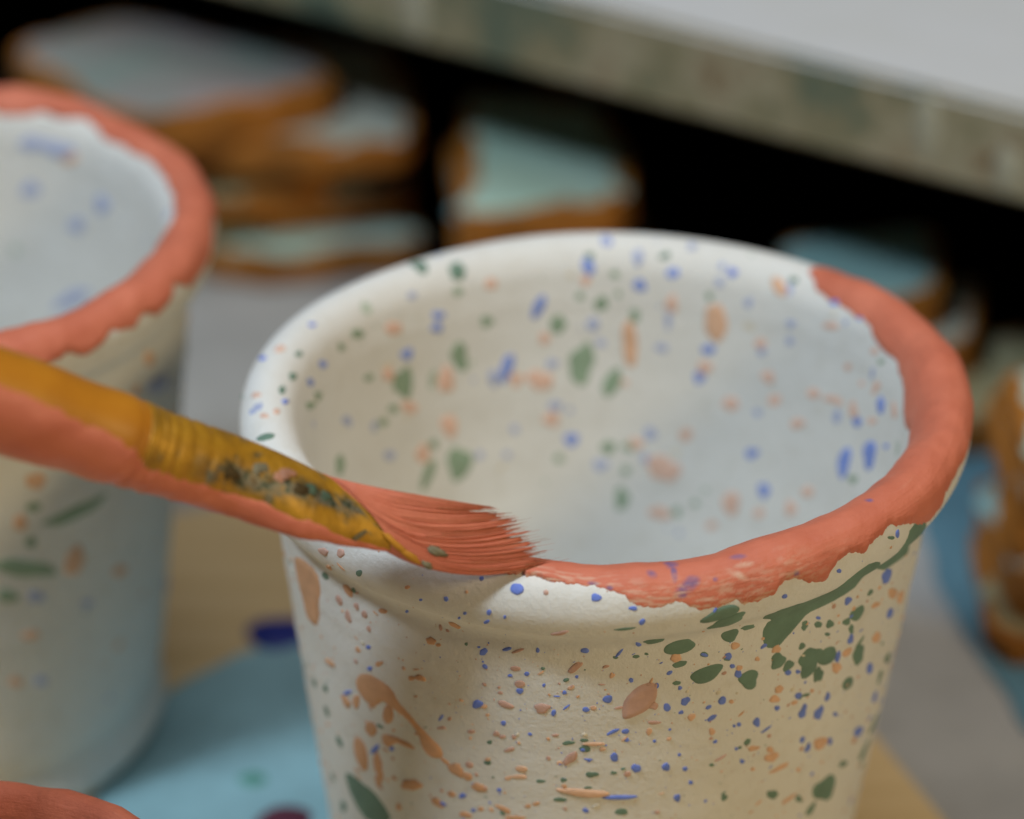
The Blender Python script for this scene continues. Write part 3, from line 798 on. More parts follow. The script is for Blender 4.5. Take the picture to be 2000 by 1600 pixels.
# ======================= glazed test tiles under the shelf ================================
def tile_glaze(name, c0, c1):
    m, nt, b = new_mat(name); v = _coord(nt)
    n = _noise(nt, 45, 4, 0.5, v); r = _ramp(nt, n.outputs['Fac'], [(0.35, c0), (0.65, c1)])
    nt.links.new(r.outputs['Color'], b.inputs['Base Color']); b.inputs['Roughness'].default_value = 0.4
    b.inputs['Specular IOR Level'].default_value = 0.4
    return m
CLAY = paint_mat('burnt_terracotta', (0.33, 0.125, 0.018), rough=0.7, vary=0.35, scale=90)
GL = {'grey': tile_glaze('grey_lilac_glaze', (0.20, 0.26, 0.24), (0.30, 0.24, 0.24)), 'mint': tile_glaze('mint_glaze', (0.36, 0.53, 0.45), (0.42, 0.56, 0.49)),
      'teal': tile_glaze('teal_glaze', (0.22, 0.40, 0.42), (0.30, 0.47, 0.46)), 'cream': tile_glaze('cream_glaze', (0.42, 0.40, 0.32), (0.44, 0.47, 0.42)),
      'olive': tile_glaze('olive_glaze', (0.30, 0.27, 0.15), (0.38, 0.36, 0.24))}
def rough_outline(corners, seed, amp=0.0010, per=7):
    r_ = random.Random(seed); out = []
    for i in range(len(corners)):
        a, b = Vector(corners[i]), Vector(corners[(i + 1) % len(corners)]); d = (b - a); nrm = Vector((d.y, -d.x)).normalized()
        for k in range(per):
            t = k / per
            off = 0 if k == 0 else amp * (noise.noise((t * 3 + seed, i * 7.1, seed)) * 1.5 + r_.uniform(-.3, .3))
            p = a + d * t + nrm * off
            if k == 0: p = p + (Vector(corners[i - 1]) - a).normalized() * 0.0012 + d.normalized() * 0.0012
            out.append((p.x, p.y))
    return out
def tile(corners, z0, z1, glaze, label, seed, group=None, inset=0.0016, drip=0.0014):
    c = ccw([tuple(p) for p in corners]); cx = sum(p[0] for p in c) / len(c); cy = sum(p[1] for p in c) / len(c)
    o = thing('glazed_tile', (cx, cy, z0), label, 'tile', group)
    lc = [(x - cx, y - cy) for x, y in c]
    ol = rough_outline(lc, seed)
    slab('clay_body', ol, 0.0, z1 - z0 - 0.0006, CLAY, o, bevel=0.0005, jitter=0.0003, seed=seed)
    ins = []
    for i, (x, y) in enumerate(rough_outline(lc, seed + 50, 0.0012, 9)):
        k = 1 - (inset * 0.5 + drip * (0.5 + noise.noise((x * 160, y * 160, seed)))) / max(0.012, math.hypot(x, y)); ins.append((x * k, y * k))
    film('glaze_coat', ins, z1 - z0 - 0.0008, 0.0009, GL[glaze], o, edge=0.0016, grid=0.004)
    return o
PILE = 'tiles in the tall pile behind the cups'
def shard(x0, x1, y0, y1, seed, jit=0.006):
    r_ = random.Random(seed); J = lambda k=1.0: r_.uniform(-jit, jit) * k
    return [(x0 + J(), y0 + J(.5)), ((x0 + x1) / 2 + J(), y0 - 0.002 + J(.4)), (x1 + J(.6), y0 + 0.003 + J(.5)), (x1 + J(.5) + 0.001, (y0 + y1) / 2 + J()), (x1 - 0.004 + J(), y1 + J()), (x0 + J(), y1 + J())]
NTH = ['lowest', 'second', 'third', 'fourth', 'fifth', 'sixth']
zc = G + 0.0006
for i, (x0, x1, y0, gl, hgt) in enumerate(((-0.070, -0.0300, 0.1945, 'mint', 0.0066), (-0.058, -0.0310, 0.2010, 'cream', 0.0046), (-0.076, -0.0470, 0.1975, 'olive', 0.0056), (-0.066, -0.0330, 0.2030, 'teal', 0.0044), (-0.071, -0.0270, 0.1960, 'cream', 0.0066))):
    tile(shard(x0, x1, y0, 0.240, 40 + i), zc, zc + hgt, gl, '%s tile from the bottom of the tall pile, %s glaze over brown clay' % (NTH[i], gl) if i else 'lowest tile of the tall pile, mint glaze, resting on the table', 1 + i, PILE, 0.0010, 0.0022)
    zc += hgt + 0.0002
tile([(-0.0790, 0.1885), (-0.0620, 0.1930), (-0.0430, 0.2030), (-0.0460, 0.2180), (-0.0860, 0.2380), (-0.1060, 0.2220)], zc, 0.0330, 'grey', 'large grey lilac glazed tile lying on top of the tall pile', 9, PILE, 0.0010, 0.0024)
MID = 'tiles in the short pile under the shelf edge'
MINT = [(-0.0204, 0.1591), (0.009, 0.1649), (0.0116, 0.1873), (0.0038, 0.2098), (-0.021, 0.2131)]
for i, (dx, dy, z0, z1, gl) in enumerate(((0.001, 0.005, G + 0.0006, 0.0030, 'olive'), (0.003, 0.003, 0.0032, 0.0100, 'cream'), (-0.001, 0.004, 0.0102, 0.0175, 'teal'))):
    tile([(x + dx, y + dy) for x, y in MINT], z0, z1, gl, ('lowest', 'second', 'third')[i] + ' tile up in the short pile under the shelf edge, %s glaze' % gl, 15 + i, MID)
tile(MINT, 0.0177, 0.0260, 'mint', 'pale mint glazed tile with brown edges topping the short pile', 5, MID, 0.0012, 0.0026)
SIDE = 'tiles in the leaning pile beside the painted cup'
tile([(0.0560, 0.1220), (0.0740, 0.1290), (0.0900, 0.1600), (0.0600, 0.1560)], G + 0.0006, 0.0040, 'olive', 'lowest tile of the leaning pile, olive glaze showing past the others', 7, SIDE)
tile([(0.0470, 0.1300), (0.0670, 0.1390), (0.0720, 0.1640), (0.0450, 0.1600)], 0.0041, 0.0120, 'cream', 'middle tile of the leaning pile, cream glaze with orange edge', 8, SIDE)
tile([(0.0330, 0.1340), (0.0625, 0.1415), (0.0640, 0.1680), (0.0360, 0.1640)], 0.0121, 0.0200, 'teal', 'top tile of the leaning pile, shadowed teal glaze', 9, SIDE)
EDGE = 'tiles in the pile standing in the blue spill'
rp = random.Random(31); zc = G + 0.0005; gx, gy = 0.0630, 0.0650
for i, (gl, hgt, lab) in enumerate((('olive', 0.0052, 'lowest tile of the pile standing in blue spill, olive glaze'), ('teal', 0.0060, 'second tile of the pile standing in blue spill, teal glaze'), ('cream', 0.0048, 'third tile of the pile standing in blue spill, cream glaze'),
                                    ('olive', 0.0064, 'fourth tile of the pile standing in blue spill, olive glaze'), ('teal', 0.0050, 'fifth tile of the pile standing in blue spill, teal glaze'), ('mint', 0.0062, 'mint glazed tile topping the pile standing in blue spill'))):
    x, y = gx + rp.uniform(-0.001, 0.0030), gy + rp.uniform(-0.002, 0.005)
    tile(shard(x, x + 0.036, y, y + 0.034, 60 + i, 0.0022), zc, zc + hgt, gl, lab, 70 + i, EDGE, 0.001, 0.002)
    zc += hgt + 0.0002

# ======================= cups ============================================================
def cup_body(parent, seed, skew, nth=260):
    s = np.unique(np.concatenate([np.linspace(0, 0.066, 46), np.linspace(0.066, 0.100, 52), np.linspace(0.100, DS[-1], 58)]))
    th = np.linspace(-np.pi, np.pi, nth, endpoint=False)
    TH, SS = np.meshgrid(th, s)
    V = cup_surf(TH, SS, seed, skew).reshape(-1, 3); n = len(s); F = []
    for i in range(n - 1):
        for j in range(nth):
            k = (j + 1) % nth; F.append((i * nth + j, i * nth + k, (i + 1) * nth + k, (i + 1) * nth + j))
    F.append(tuple(range(nth))[::-1]); F.append(tuple((n - 1) * nth + j for j in range(nth)))
    return link('body', mesh_from('body', V, F), MAT['bisque'], parent)
def splat_mesh(name, th, s, m, seed, skew, h, base=0.0, segs=12, rings=((0.42, 0.99), (0.76, 0.86), (0.95, 0.45), (1.0, -0.12)), rough=1.0, rs=None):
    r_ = rs or random.Random(int(abs(th) * 9973 + s * 1e6))
    p1, p2, p3 = (r_.uniform(0, 6.28) for _ in range(3)); a2, a3, a5 = r_.uniform(0, .14), r_.uniform(0, .13), r_.uniform(0, .08)
    X, Y, H = [0.0], [0.0], [h]
    for rr, hh in rings:
        for k in range(segs):
            a = 2 * math.pi * k / segs
            q = rr * (1 + rough * (a2 * math.sin(2 * a + p1) + a3 * math.sin(3 * a + p2) + a5 * math.sin(5 * a + p3)))
            X.append(q * math.cos(a)); Y.append(q * math.sin(a)); H.append(h * hh * (1 + 0.25 * noise.noise((X[-1] * 1.7 + p1, Y[-1] * 1.7, p2))))
    X = np.array(X); Y = np.array(Y); H = np.array(H)
    u = (m[0] * X + m[1] * Y) * 1e-3; v = (m[2] * X + m[3] * Y) * 1e-3
    r = np.interp(s, DS, DP[:, 0])
    V = cup_surf(th + u / r, s + v, seed, skew, H + base)
    F = [(0, 1 + k, 1 + (k + 1) % segs) for k in range(segs)]
    for q in range(len(rings) - 1):
        for k in range(segs):
            F.append((1 + q * segs + k, 1 + (q + 1) * segs + k, 1 + (q + 1) * segs + (k + 1) % segs, 1 + q * segs + (k + 1) % segs))
    if m[0] * m[3] - m[1] * m[2] < 0: F = [f[::-1] for f in F]
    return V, F
def parse(t): return [(l.split()[0], *map(float, l.split()[1:])) for l in t.strip().split('\n')]
def splats(parent, rows, seed, skew, limit=280, base=0.0, hk=1.0, name='paint_splat'):
    area = lambda r: abs(r[3] * r[6] - r[4] * r[5])
    rows = sorted(rows, key=area, reverse=True); rest = {}
    for i, (c, th, s, *m) in enumerate(rows):
        small = math.sqrt(max(1e-4, area((c, th, s, *m)))) * 1e-3      # mean radius
        inner = s > S_CREST + 0.004
        h = min(0.00030, 0.00004 + 0.17 * small) * (0.55 if inner else 1.0) * (0.45 if c in 'gv' else 1.0) * hk
        if inner: m = [q * 1.18 for q in m]; c = {'g': 'G', 'b': 'B' if seed == 0 else 'h'}.get(c, c)
        if seed: c = {'g': 'G', 'o': 'p', 'b': 'h', 's': 'p'}.get(c, c)
        V, F = splat_mesh(name, th, s, m, seed, skew, h, base, 24 if small > 0.0006 else 16, rough=1.0 if small < 0.0006 else 1.25)
        if i < limit: link(name, mesh_from(name, V, F), MAT[c], parent)
        else: rest.setdefault(c, []).append((V, F))
    return rest
def joined(name, groups, parent, label=None):
    V, F, mi, mats = [], [], [], []
    for gi, (c, lst) in enumerate(sorted(groups.items())):
        mats.append(MAT[c])
        for v, f in lst:
            o = len(V); V.extend(v.tolist()); F.extend([tuple(o + q for q in t) for t in f]); mi.extend([gi] * len(f))
    me = mesh_from(name, V, F); ob = link(name, me, mats, parent); me.polygons.foreach_set('material_index', mi); ob['kind'] = 'stuff'
    return ob
def speckle(parent, rest, seed, skew, n_out, n_in, rs, weights_out='bbbbkkkkpppoogw', big=0.00034):
    for i in range(n_out + n_in):
        if i < n_out:
            s = rs.uniform(0.012, 0.0745) if rs.random() < .97 else rs.uniform(0.0745, 0.0865); th = rs.uniform(-math.pi, math.pi)
            front = th < 0
            c = rs.choice(weights_out)
            if c == 'b' and th < -2.2: c = 'o'
            r = 0.00006 + big * rs.random() ** 6.0; el = rs.choice((1, 1, 1, 1.3, 1.8, 2.6)); a = rs.gauss(0.35, 0.5)
        else:
            s = rs.uniform(S_CREST - 0.002, S_CREST + 0.062); th = rs.uniform(-math.pi, math.pi)
            c = rs.choice('hhhhllllwwww'); r = 0.0002 + 0.0009 * rs.random() ** 2.6; el = rs.choice((1, 1.2, 1.5)); a = 1.57 + rs.gauss(0, 0.4)
        ca, sa = math.cos(a), math.sin(a); k = r * 1e3
        m = (k * el * ca, -k * sa / el ** .5, k * el * sa, k * ca / el ** .5)
        h = min(0.00016, 0.00003 + 0.35 * r) * (0.1 if i >= n_out else 1)
        V, F = splat_mesh('d', th, s, m, seed, skew, h, 0, 7, ((0.6, 0.9), (1.0, -0.1)), 0.7, rs)
        rest.setdefault(c, []).append((V, F))
    return joined('paint_speckle', rest, parent)
def coral_band(parent, seed, skew, outb, inb, th0, th1, closed, thick=0.00046, nth=520, nq=30, rs=5, name='coral_glaze', bleed=None):
    outb = sorted(outb); inb = sorted(inb)
    ths = np.linspace(th0, th1, nth, endpoint=not closed)
    q = np.linspace(0, 1, nq); V = []; UV = []
    for th in ths:
        t2 = (th + math.pi) % (2 * math.pi) - math.pi
        so = np.interp(t2, [a for a, b in outb], [b for a, b in outb]); si = np.interp(t2, [a for a, b in inb], [b for a, b in inb])
        cx, sx = math.cos(th), math.sin(th)
        so += 0.00045 * noise.noise((cx * 9 + rs, sx * 9, 1.0)) + 0.00042 * noise.noise((cx * 26 + rs, sx * 26, 2.0)) + 0.00030 * noise.noise((cx * 70, sx * 70, rs)) + 0.00014 * noise.noise((cx * 190, sx * 190, rs))
        si += 0.0005 * noise.noise((cx * 9, sx * 9 + rs, 4.0)) + 0.0003 * noise.noise((cx * 26 + rs, sx * 26, 7.0))
        e = 1.0
        if not closed:
            d = min(abs(th - th0) / 0.05, abs(th1 - th) / 0.09); e = math.sqrt(max(0.0, 1 - (1 - min(1, d)) ** 2))
            mid = so * 0.45 + si * 0.55; so = mid + (so - mid) * e; si = mid + (si - mid) * e
        s = so + (si - so) * q
        r = np.interp(s, DS, DP[:, 0])
        edge = 1 - np.abs(2 * q - 1) ** 7
        lump = np.array([noise.noise((r_ * cx * 120 + rs, r_ * sx * 120, s_ * 130)) * 0.85 + noise.noise((r_ * cx * 420, r_ * sx * 420, s_ * 420 + rs)) * 0.22 + noise.noise((r_ * cx * 75 + rs, r_ * sx * 75 + 3, s_ * 60)) * 0.45 for r_, s_ in zip(r, s)])
        h = (np.maximum(thick * 0.35, thick * (1.0 + lump * 1.7)) ) * np.minimum(1, edge * 1.15) * (0.25 + 0.75 * e) - 0.00006 * (edge < 1e-6)
        V.append(cup_surf(np.full(nq, th), s, seed, skew, h)); UV.append(np.stack([np.full(nq, th * 0.04), s], 1))
    V = np.concatenate(V); UV = np.concatenate(UV); F = []
    for i in range(nth if closed else nth - 1):
        k = (i + 1) % nth
        for j in range(nq - 1): F.append((i * nq + j, k * nq + j, k * nq + j + 1, i * nq + j + 1))
    me = mesh_from(name, V, F); ul = me.uv_layers.new(name='UVMap')
    li = np.zeros(len(me.loops), int); me.loops.foreach_get('vertex_index', li); ul.data.foreach_set('uv', UV[li].ravel().tolist())
    if bleed:
        C = np.zeros((len(V), 4)); C[:, 3] = 1; TH = UV[:, 0] / 0.04; S_ = UV[:, 1]
        for c, th, s, *m in bleed:
            r = np.interp(s, DS, DP[:, 0]); Mi = np.linalg.inv(np.array(m).reshape(2, 2) * 1e-3)
            u = (TH - th) * r; v = S_ - s; d = np.hypot(Mi[0, 0] * u + Mi[0, 1] * v, Mi[1, 0] * u + Mi[1, 1] * v)
            w = np.clip((1.7 - d) / 1.0, 0, 1)
            k = np.where(w > 0)[0]; w[k] *= [min(1.0, max(0.0, 0.8 + 0.7 * noise.noise((a * 50, b_ * 1500, 1)))) for a, b_ in zip(TH[k], S_[k])]
            C[:, 0 if c == 'v' else 1] = np.maximum(C[:, 0 if c == 'v' else 1], w * (0.9 if c == 'v' else 0.7))
        Q = np.tile(q, nth)                                     # thin streaky paint along the freshly brushed lower edge
        for k in np.where((Q < 0.5) & (TH < -0.9))[0]:
            g = noise.noise((TH[k] * 22, S_[k] * 2600, 5)) + 0.5 * noise.noise((TH[k] * 60, S_[k] * 5200, 9))
            C[k, 1] = max(C[k, 1], min(0.9, max(0.0, 0.12 + g * 1.9)) * (1 - Q[k] / 0.5) * min(1, (-0.9 - TH[k]) / 0.3))
        at = me.color_attributes.new('bleed', 'FLOAT_COLOR', 'POINT'); at.data.foreach_set('color', C.ravel().tolist())
    return link(name, me, MAT['coral'], parent)

SK = 0.03
cup = thing('ceramic_cup', (0, 0, 0), 'speckled off white cup with its rim half painted coral, brush resting on it', 'cup')
cup_body(cup, 0.0, SK, 320)
cr_ = lambda l: [(a, d + S_CREST) for a, d in l]               # distances from the crest of the lip
outb = list(CORAL_OUT) + cr_([(-0.2, -0.0054), (0.1, -0.0058), (0.5, -0.0054), (0.70, -0.0034), (0.82, -0.0018)])
inb = list(CORAL_IN) + cr_([(0.83, 0.0022), (-0.14, 0.0066), (-0.3, 0.0052), (-0.7, 0.0039), (-1.2, 0.0036), (-1.6, 0.0024), (-1.84, 0.0014)])
coral_band(cup, 0.0, SK, outb, inb, -2.02, 0.835, False, thick=0.00034, nth=900, nq=46, bleed=parse(CORAL_BLEED))
rest = splats(cup, parse(SPLATS), 0.0, SK)
for c, pts in POLYS:
    r = float(np.interp(np.mean([b for a, b in pts]), DS, DP[:, 0])); t0 = np.mean([a for a, b in pts])
    P = [Vector(((a - t0) * r, b)) for a, b in pts]; sm = []
    for i in range(len(P)):                                   # one round of corner cutting
        a, b = P[i], P[(i + 1) % len(P)]; sm += [a * 0.75 + b * 0.25, a * 0.25 + b * 0.75]
    if c == 'g':                                              # thick smears reach a little beyond their traced outline
        ar = sum(sm[i].x * sm[(i + 1) % len(sm)].y - sm[(i + 1) % len(sm)].x * sm[i].y for i in range(len(sm))); sg = 1 if ar > 0 else -1
        nn = [(sm[(i + 1) % len(sm)] - sm[i - 1]).normalized() for i in range(len(sm))]
        sm = [p + Vector((t_.y, -t_.x)) * sg * 0.0005 for p, t_ in zip(sm, nn)]
    def fn(x, y, h, r=r, t0=t0):
        return cup_surf(t0 + x / r, y, 0.0, SK, h + 0.00002 * noise.noise((x * 900, y * 900, 0)) * (h > 0)).tolist()
    poly_film('paint_splat', [tuple(p) for p in sm], fn, {'g': 0.00012, 'k': 0.00028, 'o': 0.00022}[c], 0.0004, 0.0007, MAT[c], cup)
speckle(cup, rest, 0.0, SK, 5200, 300, random.Random(11))

BACKX, BACKY = -0.0964, 0.0502
back = thing('ceramic_cup', (BACKX, BACKY, 0), 'speckled off white cup with a complete coral rim, standing behind the brush handle', 'cup')
cup_body(back, 2.0, 0.0, 220)
rs = random.Random(3)
outb2 = list(CORAL_OUT_BACK); inb2 = list(CORAL_IN_BACK); t = -math.pi
while t < math.pi:
    if not (-0.95 < t < 0.0): outb2.append((t, S_CREST - rs.uniform(0.0036, 0.0064)))
    if not (-0.08 < t < 1.3): inb2.append((t, S_CREST + rs.uniform(0.0024, 0.0046)))
    t += 0.075
coral_band(back, 2.0, 0.0, outb2, inb2, -math.pi, math.pi, True, nth=420, nq=22, rs=9)
rest2 = splats(back, parse(SPLATS_BACK), 2.0, 0.0)
speckle(back, rest2, 2.0, 0.0, 420, 160, random.Random(21), 'hhhskkoppgl', 0.0011)

# small vessel in the foreground of which the coral rim shows
K = 0.60
small = thing('coral_rimmed_pot', (-0.0735, -0.0672, 0), 'smaller pot with a smooth coral rim in front of the speckled cups', 'pot')
cup_body(small, 4.0, 0.0, 160)
coral_band(small, 4.0, 0.0, [(-math.pi, S_CREST - 0.0086), (math.pi, S_CREST - 0.0086)], [(-math.pi, S_CREST + 0.0079), (math.pi, S_CREST + 0.0079)], -math.pi, math.pi, True, nth=260, nq=22, rs=13)
small.scale = (K, K, K * 1.09)

# ======================= paint brush =====================================================
brush = thing('paint_brush', tuple(BRISTLE['end'][3]), 'flat paint brush with ochre handle and brass ferrule loaded with coral paint', 'paint brush')
B0 = np.array(brush.location)
SEC = np.array(BRUSH)                 # (n, 2, 3): upper and lower edge of each section
CEN = SEC.mean(1); HW = (SEC[:, 0] - SEC[:, 1]) / 2
AX = np.gradient(CEN, axis=0); AX /= np.linalg.norm(AX, axis=1)[:, None]
RND = np.array([1, 1, 1, 1, 1, 1, 1, 1, 1, 0.92, 0.76, 0.54, 0.38, 0.28])      # thickness / width, round to flat
def brush_section(f):
    """centre, half width and half thickness vectors at section number f"""
    i = min(int(f), len(SEC) - 2); t = f - i
    def cr(A):
        p0, p1, p2, p3 = A[max(i - 1, 0)], A[i], A[i + 1], A[min(i + 2, len(A) - 1)]
        return 0.5 * (2 * p1 + (p2 - p0) * t + (2 * p0 - 5 * p1 + 4 * p2 - p3) * t * t + (3 * p1 - p0 - 3 * p2 + p3) * t ** 3)
    c, w, a = cr(CEN), cr(HW), cr(AX); a = a / np.linalg.norm(a)
    wp = w - a * (w @ a); k = np.cross(a, wp); k = k / np.linalg.norm(k)
    if k @ (CAM - c) < 0: k = -k
    return c, w, k * np.linalg.norm(wp if f < 10 else w) * cr(RND), k
def brush_tube(name, f0, f1, n, mat, segs=40, off=lambda f, a: 0.0, a0=0.0, a1=2 * math.pi, caps=True, parent=None):
    closed = a1 - a0 > 6.28; m = segs if closed else segs + 1; V = []; F = []; fs = np.linspace(f0, f1, n)
    for f in fs:
        c, w, k, kn = brush_section(f); lo = a0(f) if callable(a0) else a0
        for j in range(m):
            a = a0 + (a1 - a0) * j / segs
            d = w * math.cos(a) + k * math.sin(a); V.append(c + d + d / (np.linalg.norm(d) + 1e-9) * off(f, a) - B0)
    for i in range(n - 1):
        for j in range(m if closed else m - 1):
            q = (j + 1) % m; F.append((i * m + j, i * m + q, (i + 1) * m + q, (i + 1) * m + j))
    if caps and closed: F += [tuple(range(m)), tuple((n - 1) * m + j for j in range(m))]
    me = mesh_from(name, V, F)
    bm = bmesh.new(); bm.from_mesh(me); bmesh.ops.recalc_face_normals(bm, faces=bm.faces[:]); bm.to_mesh(me); bm.free()
    return link(name, me, mat, parent or brush)
def handle_mat():
    m, nt, b = new_mat('ochre_varnished_handle'); v = _coord(nt)
    n = _noise(nt, 130, 4, 0.5, v); r = _ramp(nt, n.outputs['Fac'], [(0.3, (0.42, 0.150, 0.008)), (0.7, (0.54, 0.215, 0.012))])
    nt.links.new(r.outputs['Color'], b.inputs['Base Color']); b.inputs['Roughness'].default_value = 0.45
    return m
def brass_mat():
    m, nt, b = new_mat('worn_brass_ferrule'); v = _coord(nt)
    n = _noise(nt, 300, 5, 0.6, v); n2 = _noise(nt, 700, 5, 0.65, v)
    r = _ramp(nt, n.outputs['Fac'], [(0.30, (0.30, 0.150, 0.012)), (0.50, (0.46, 0.225, 0.012)), (0.70, (0.56, 0.290, 0.020))])
    gr = _ramp(nt, n2.outputs['Fac'], [(0.34, (0.035, 0.022, 0.006)), (0.46, (0.055, 0.075, 0.045)), (0.56, (0.20, 0.175, 0.115)), (0.66, (0.10, 0.055, 0.012))])
    at = nt.nodes.new('ShaderNodeAttribute'); at.attribute_name = 'grime'
    mx = nt.nodes.new('ShaderNodeMix'); mx.data_type = 'RGBA'
    nt.links.new(at.outputs['Fac'], mx.inputs['Factor']); nt.links.new(r.outputs['Color'], mx.inputs['A']); nt.links.new(gr.outputs['Color'], mx.inputs['B'])
    nt.links.new(mx.outputs['Result'], b.inputs['Base Color']); b.inputs['Metallic'].default_value = 0.30
    b.inputs['Roughness'].default_value = 0.5
    _bump(nt, b, [(n2.outputs['Fac'], 0.00012)])
    return m
def shoulder(f, a):
    return 0.00022 * math.sin(f * 4) * 0.3 - 0.00035 * max(0, (f - 5.9) / 0.55) ** 3
brush_tube('handle', 0.0, 6.45, 70, handle_mat(), off=shoulder)
def crimps(f, a):
    return -0.00009 * sum(math.exp(-((f - q) / 0.10) ** 2) for q in (7.35, 7.75, 8.15, 8.6, 9.05)) + 0.00005 * noise.noise((f * 6, math.cos(a) * 2, math.sin(a) * 2))
FN, FS = 260, 64
ferrule = brush_tube('ferrule', 6.42, 13.0, FN, brass_mat(), segs=FS, off=crimps)
gv = []
for f in np.linspace(6.42, 13.0, FN):                         # dried paint smeared along the side of the ferrule
    for j in range(FS):
        a = 2 * math.pi * j / FS; band = math.exp(-((a - 1.62 + 0.03 * (f - 11)) / 0.34) ** 2) * min(1, max(0, (f - 8.4) / 0.8)) * min(1, max(0, (12.95 - f) / 0.3))
        g = noise.noise((f * 1.6, a * 2.0, 4)) * 0.9 + noise.noise((f * 5, a * 6, 1)) * 0.7 + noise.noise((f * 12, a * 12, 1)) * 0.35
        spot = max(0.0, noise.noise((f * 3, a * 3, 11)) * 2.2 - 0.7)
        gv.append(min(1.0, max(0.0, band * (1.1 + 1.2 * g) - 0.12) + (spot if a < 3.1 else 0)))
ga = ferrule.data.attributes.new('grime', 'FLOAT', 'POINT'); ga.data.foreach_set('value', gv)
# coral paint running along the underside of handle and ferrule
def film_patch(name, f0, f1, lo, hi, thick, mat, n=130, m=34, seed=0):
    V, F = [], []
    for f in np.linspace(f0, f1, n):
        c, w, k, kn = brush_section(f); A0, A1 = lo(f), hi(f)
        for j in range(m + 1):
            t = j / m; a = A0 + (A1 - A0) * t; d = w * math.cos(a) + k * math.sin(a)
            e = max(0.0, 1 - abs(2 * t - 1) ** 6) * (max(0.0, min(1, (f1 - f) / 0.12)) ** .5 if f1 < 13 else 1.0) * min(1, max(0.0, (f - f0) / 0.1 + (f0 < 1)))
            h = thick * (1 + 0.7 * noise.noise((f * 2.2 + seed, a * 1.6, 3)) + .25 * noise.noise((f * 7, a * 5, seed))) * e + (shoulder(f, a) if f < 6.35 else max(crimps(f, a), -0.00008)) - 0.00006 * (e < 1e-6)
            V.append(c + d + d / np.linalg.norm(d) * h - B0)
    for i in range(n - 1):
        for j in range(m): F.append((i * (m + 1) + j, i * (m + 1) + j + 1, (i + 1) * (m + 1) + j + 1, (i + 1) * (m + 1) + j))
    me = mesh_from(name, V, F)
    return link(name, me, mat, brush)
wet = coral_mat('wet_coral_paint'); wet.node_tree.nodes['Principled BSDF'].inputs['Roughness'].default_value = 0.42
jag = lambda f, s_: 0.16 * noise.noise((f * 1.7, s_, 0)) + 0.12 * noise.noise((f * 5.5, s_, 3))
def lo_edge(f):                                  # angle 0 = upper edge, pi = lower edge, pi/2 faces the viewer
    return float(np.interp(f, [0, 3, 4.5, 6, 7, 8.5, 10, 11, 12, 13], [1.35, 1.42, 1.62, 1.95, 2.10, 2.15, 2.10, 2.30, 2.65, 3.05])) + jag(f, 1.0)
film_patch('coral_paint_coat', 0.4, 12.95, lo_edge, lambda f: 4.6 + jag(f, 5.0), 0.00022, wet)
rim_lo = lambda f: 0.02; 
film_patch('coral_paint_edge', 12.72, 13.0, lambda f: -1.2, lambda f: 1.75 - 2.0 * (13 - f) + 0.6 * jag(f * 3, 8.0), 0.00016, wet, n=24, m=28, seed=4)
# dried grey green paint crusts on the ferrule
crust = [('crust_grey', (0.19, 0.165, 0.10)), ('crust_green', (0.065, 0.10, 0.062)), ('crust_brown', (0.06, 0.035, 0.008)), ('crust_pink', (0.38, 0.18, 0.11))]
CR = [paint_mat(n_, c_, rough=0.6, vary=0.3, scale=900) for n_, c_ in crust]
rc = random.Random(5)
spots = [(10.25, 1.30, .0008, 0), (10.75, 1.22, .0008, 3), (10.62, 1.40, .0006, 3), (11.3, 1.45, .0007, 1), (11.75, 1.5, .0006, 1), (9.6, 1.62, .0008, 2), (12.3, 2.55, .0008, 0), (11.0, 1.6, .0007, 2)]
for f, a, r_, mi in spots:
    c, w, k, kn = brush_section(f); d = w * math.cos(a) + k * math.sin(a); nrm = d / np.linalg.norm(d); p = c + d
    c2 = brush_section(min(f + .05, 13))[0]; tx = c2 - c; tx = tx - nrm * (tx @ nrm); tx /= np.linalg.norm(tx); ty = np.cross(nrm, tx)
    V = [p + nrm * r_ * .17 - B0]; F = []
    for ri, (rr, hh) in enumerate(((.5, .16), (.85, .08), (1.15, -.25))):
        for j in range(12):
            b_ = 2 * math.pi * j / 12; q = rr * r_ * (1 + .75 * noise.noise((math.cos(b_) * 1.6 + f * 3, math.sin(b_), a * 5)))
            V.append(p + tx * q * 1.35 * math.cos(b_) + ty * q * math.sin(b_) + nrm * r_ * hh - B0)
    F = [(0, 1 + j, 1 + (j + 1) % 12) for j in range(12)] + [(1 + g_ * 12 + j, 13 + g_ * 12 + j, 13 + g_ * 12 + (j + 1) % 12, 1 + g_ * 12 + (j + 1) % 12) for g_ in range(2) for j in range(12)]
    link('paint_crust', mesh_from('paint_crust', V, F), CR[mi], brush)
# bristles: a flat wedge of stuck-together hairs with a ragged end
def bez(P, t):
    P = [np.array(p) for p in P]; x = t * (len(P) - 1); i = min(int(x), len(P) - 2); u = x - i
    p0, p1, p2, p3 = P[max(i - 1, 0)], P[i], P[i + 1], P[min(i + 2, len(P) - 1)]
    return 0.5 * (2 * p1 + (p2 - p0) * u + (2 * p0 - 5 * p1 + 4 * p2 - p3) * u * u + (3 * p1 - p0 - 3 * p2 + p3) * u ** 3)
mc, mw, mk, mkn = brush_section(12.93); MKL = float(np.linalg.norm(mk)) + 0.00012
def strand(j, t):
    """point on the middle sheet: j across the brush (0 upper edge .. 1 lower), t from ferrule to tip"""
    a = mc + mw * (1 - 2 * j) * 1.005; m_ = bez(BRISTLE['mid'], j); e = bez(BRISTLE['end'], j)
    c = 2 * m_ - 0.5 * (a + e)
    return (1 - t) ** 2 * a + 2 * t * (1 - t) * c + t * t * e
NJ, NT = 300, 36
rb = random.Random(8); lens = []; v_ = 0
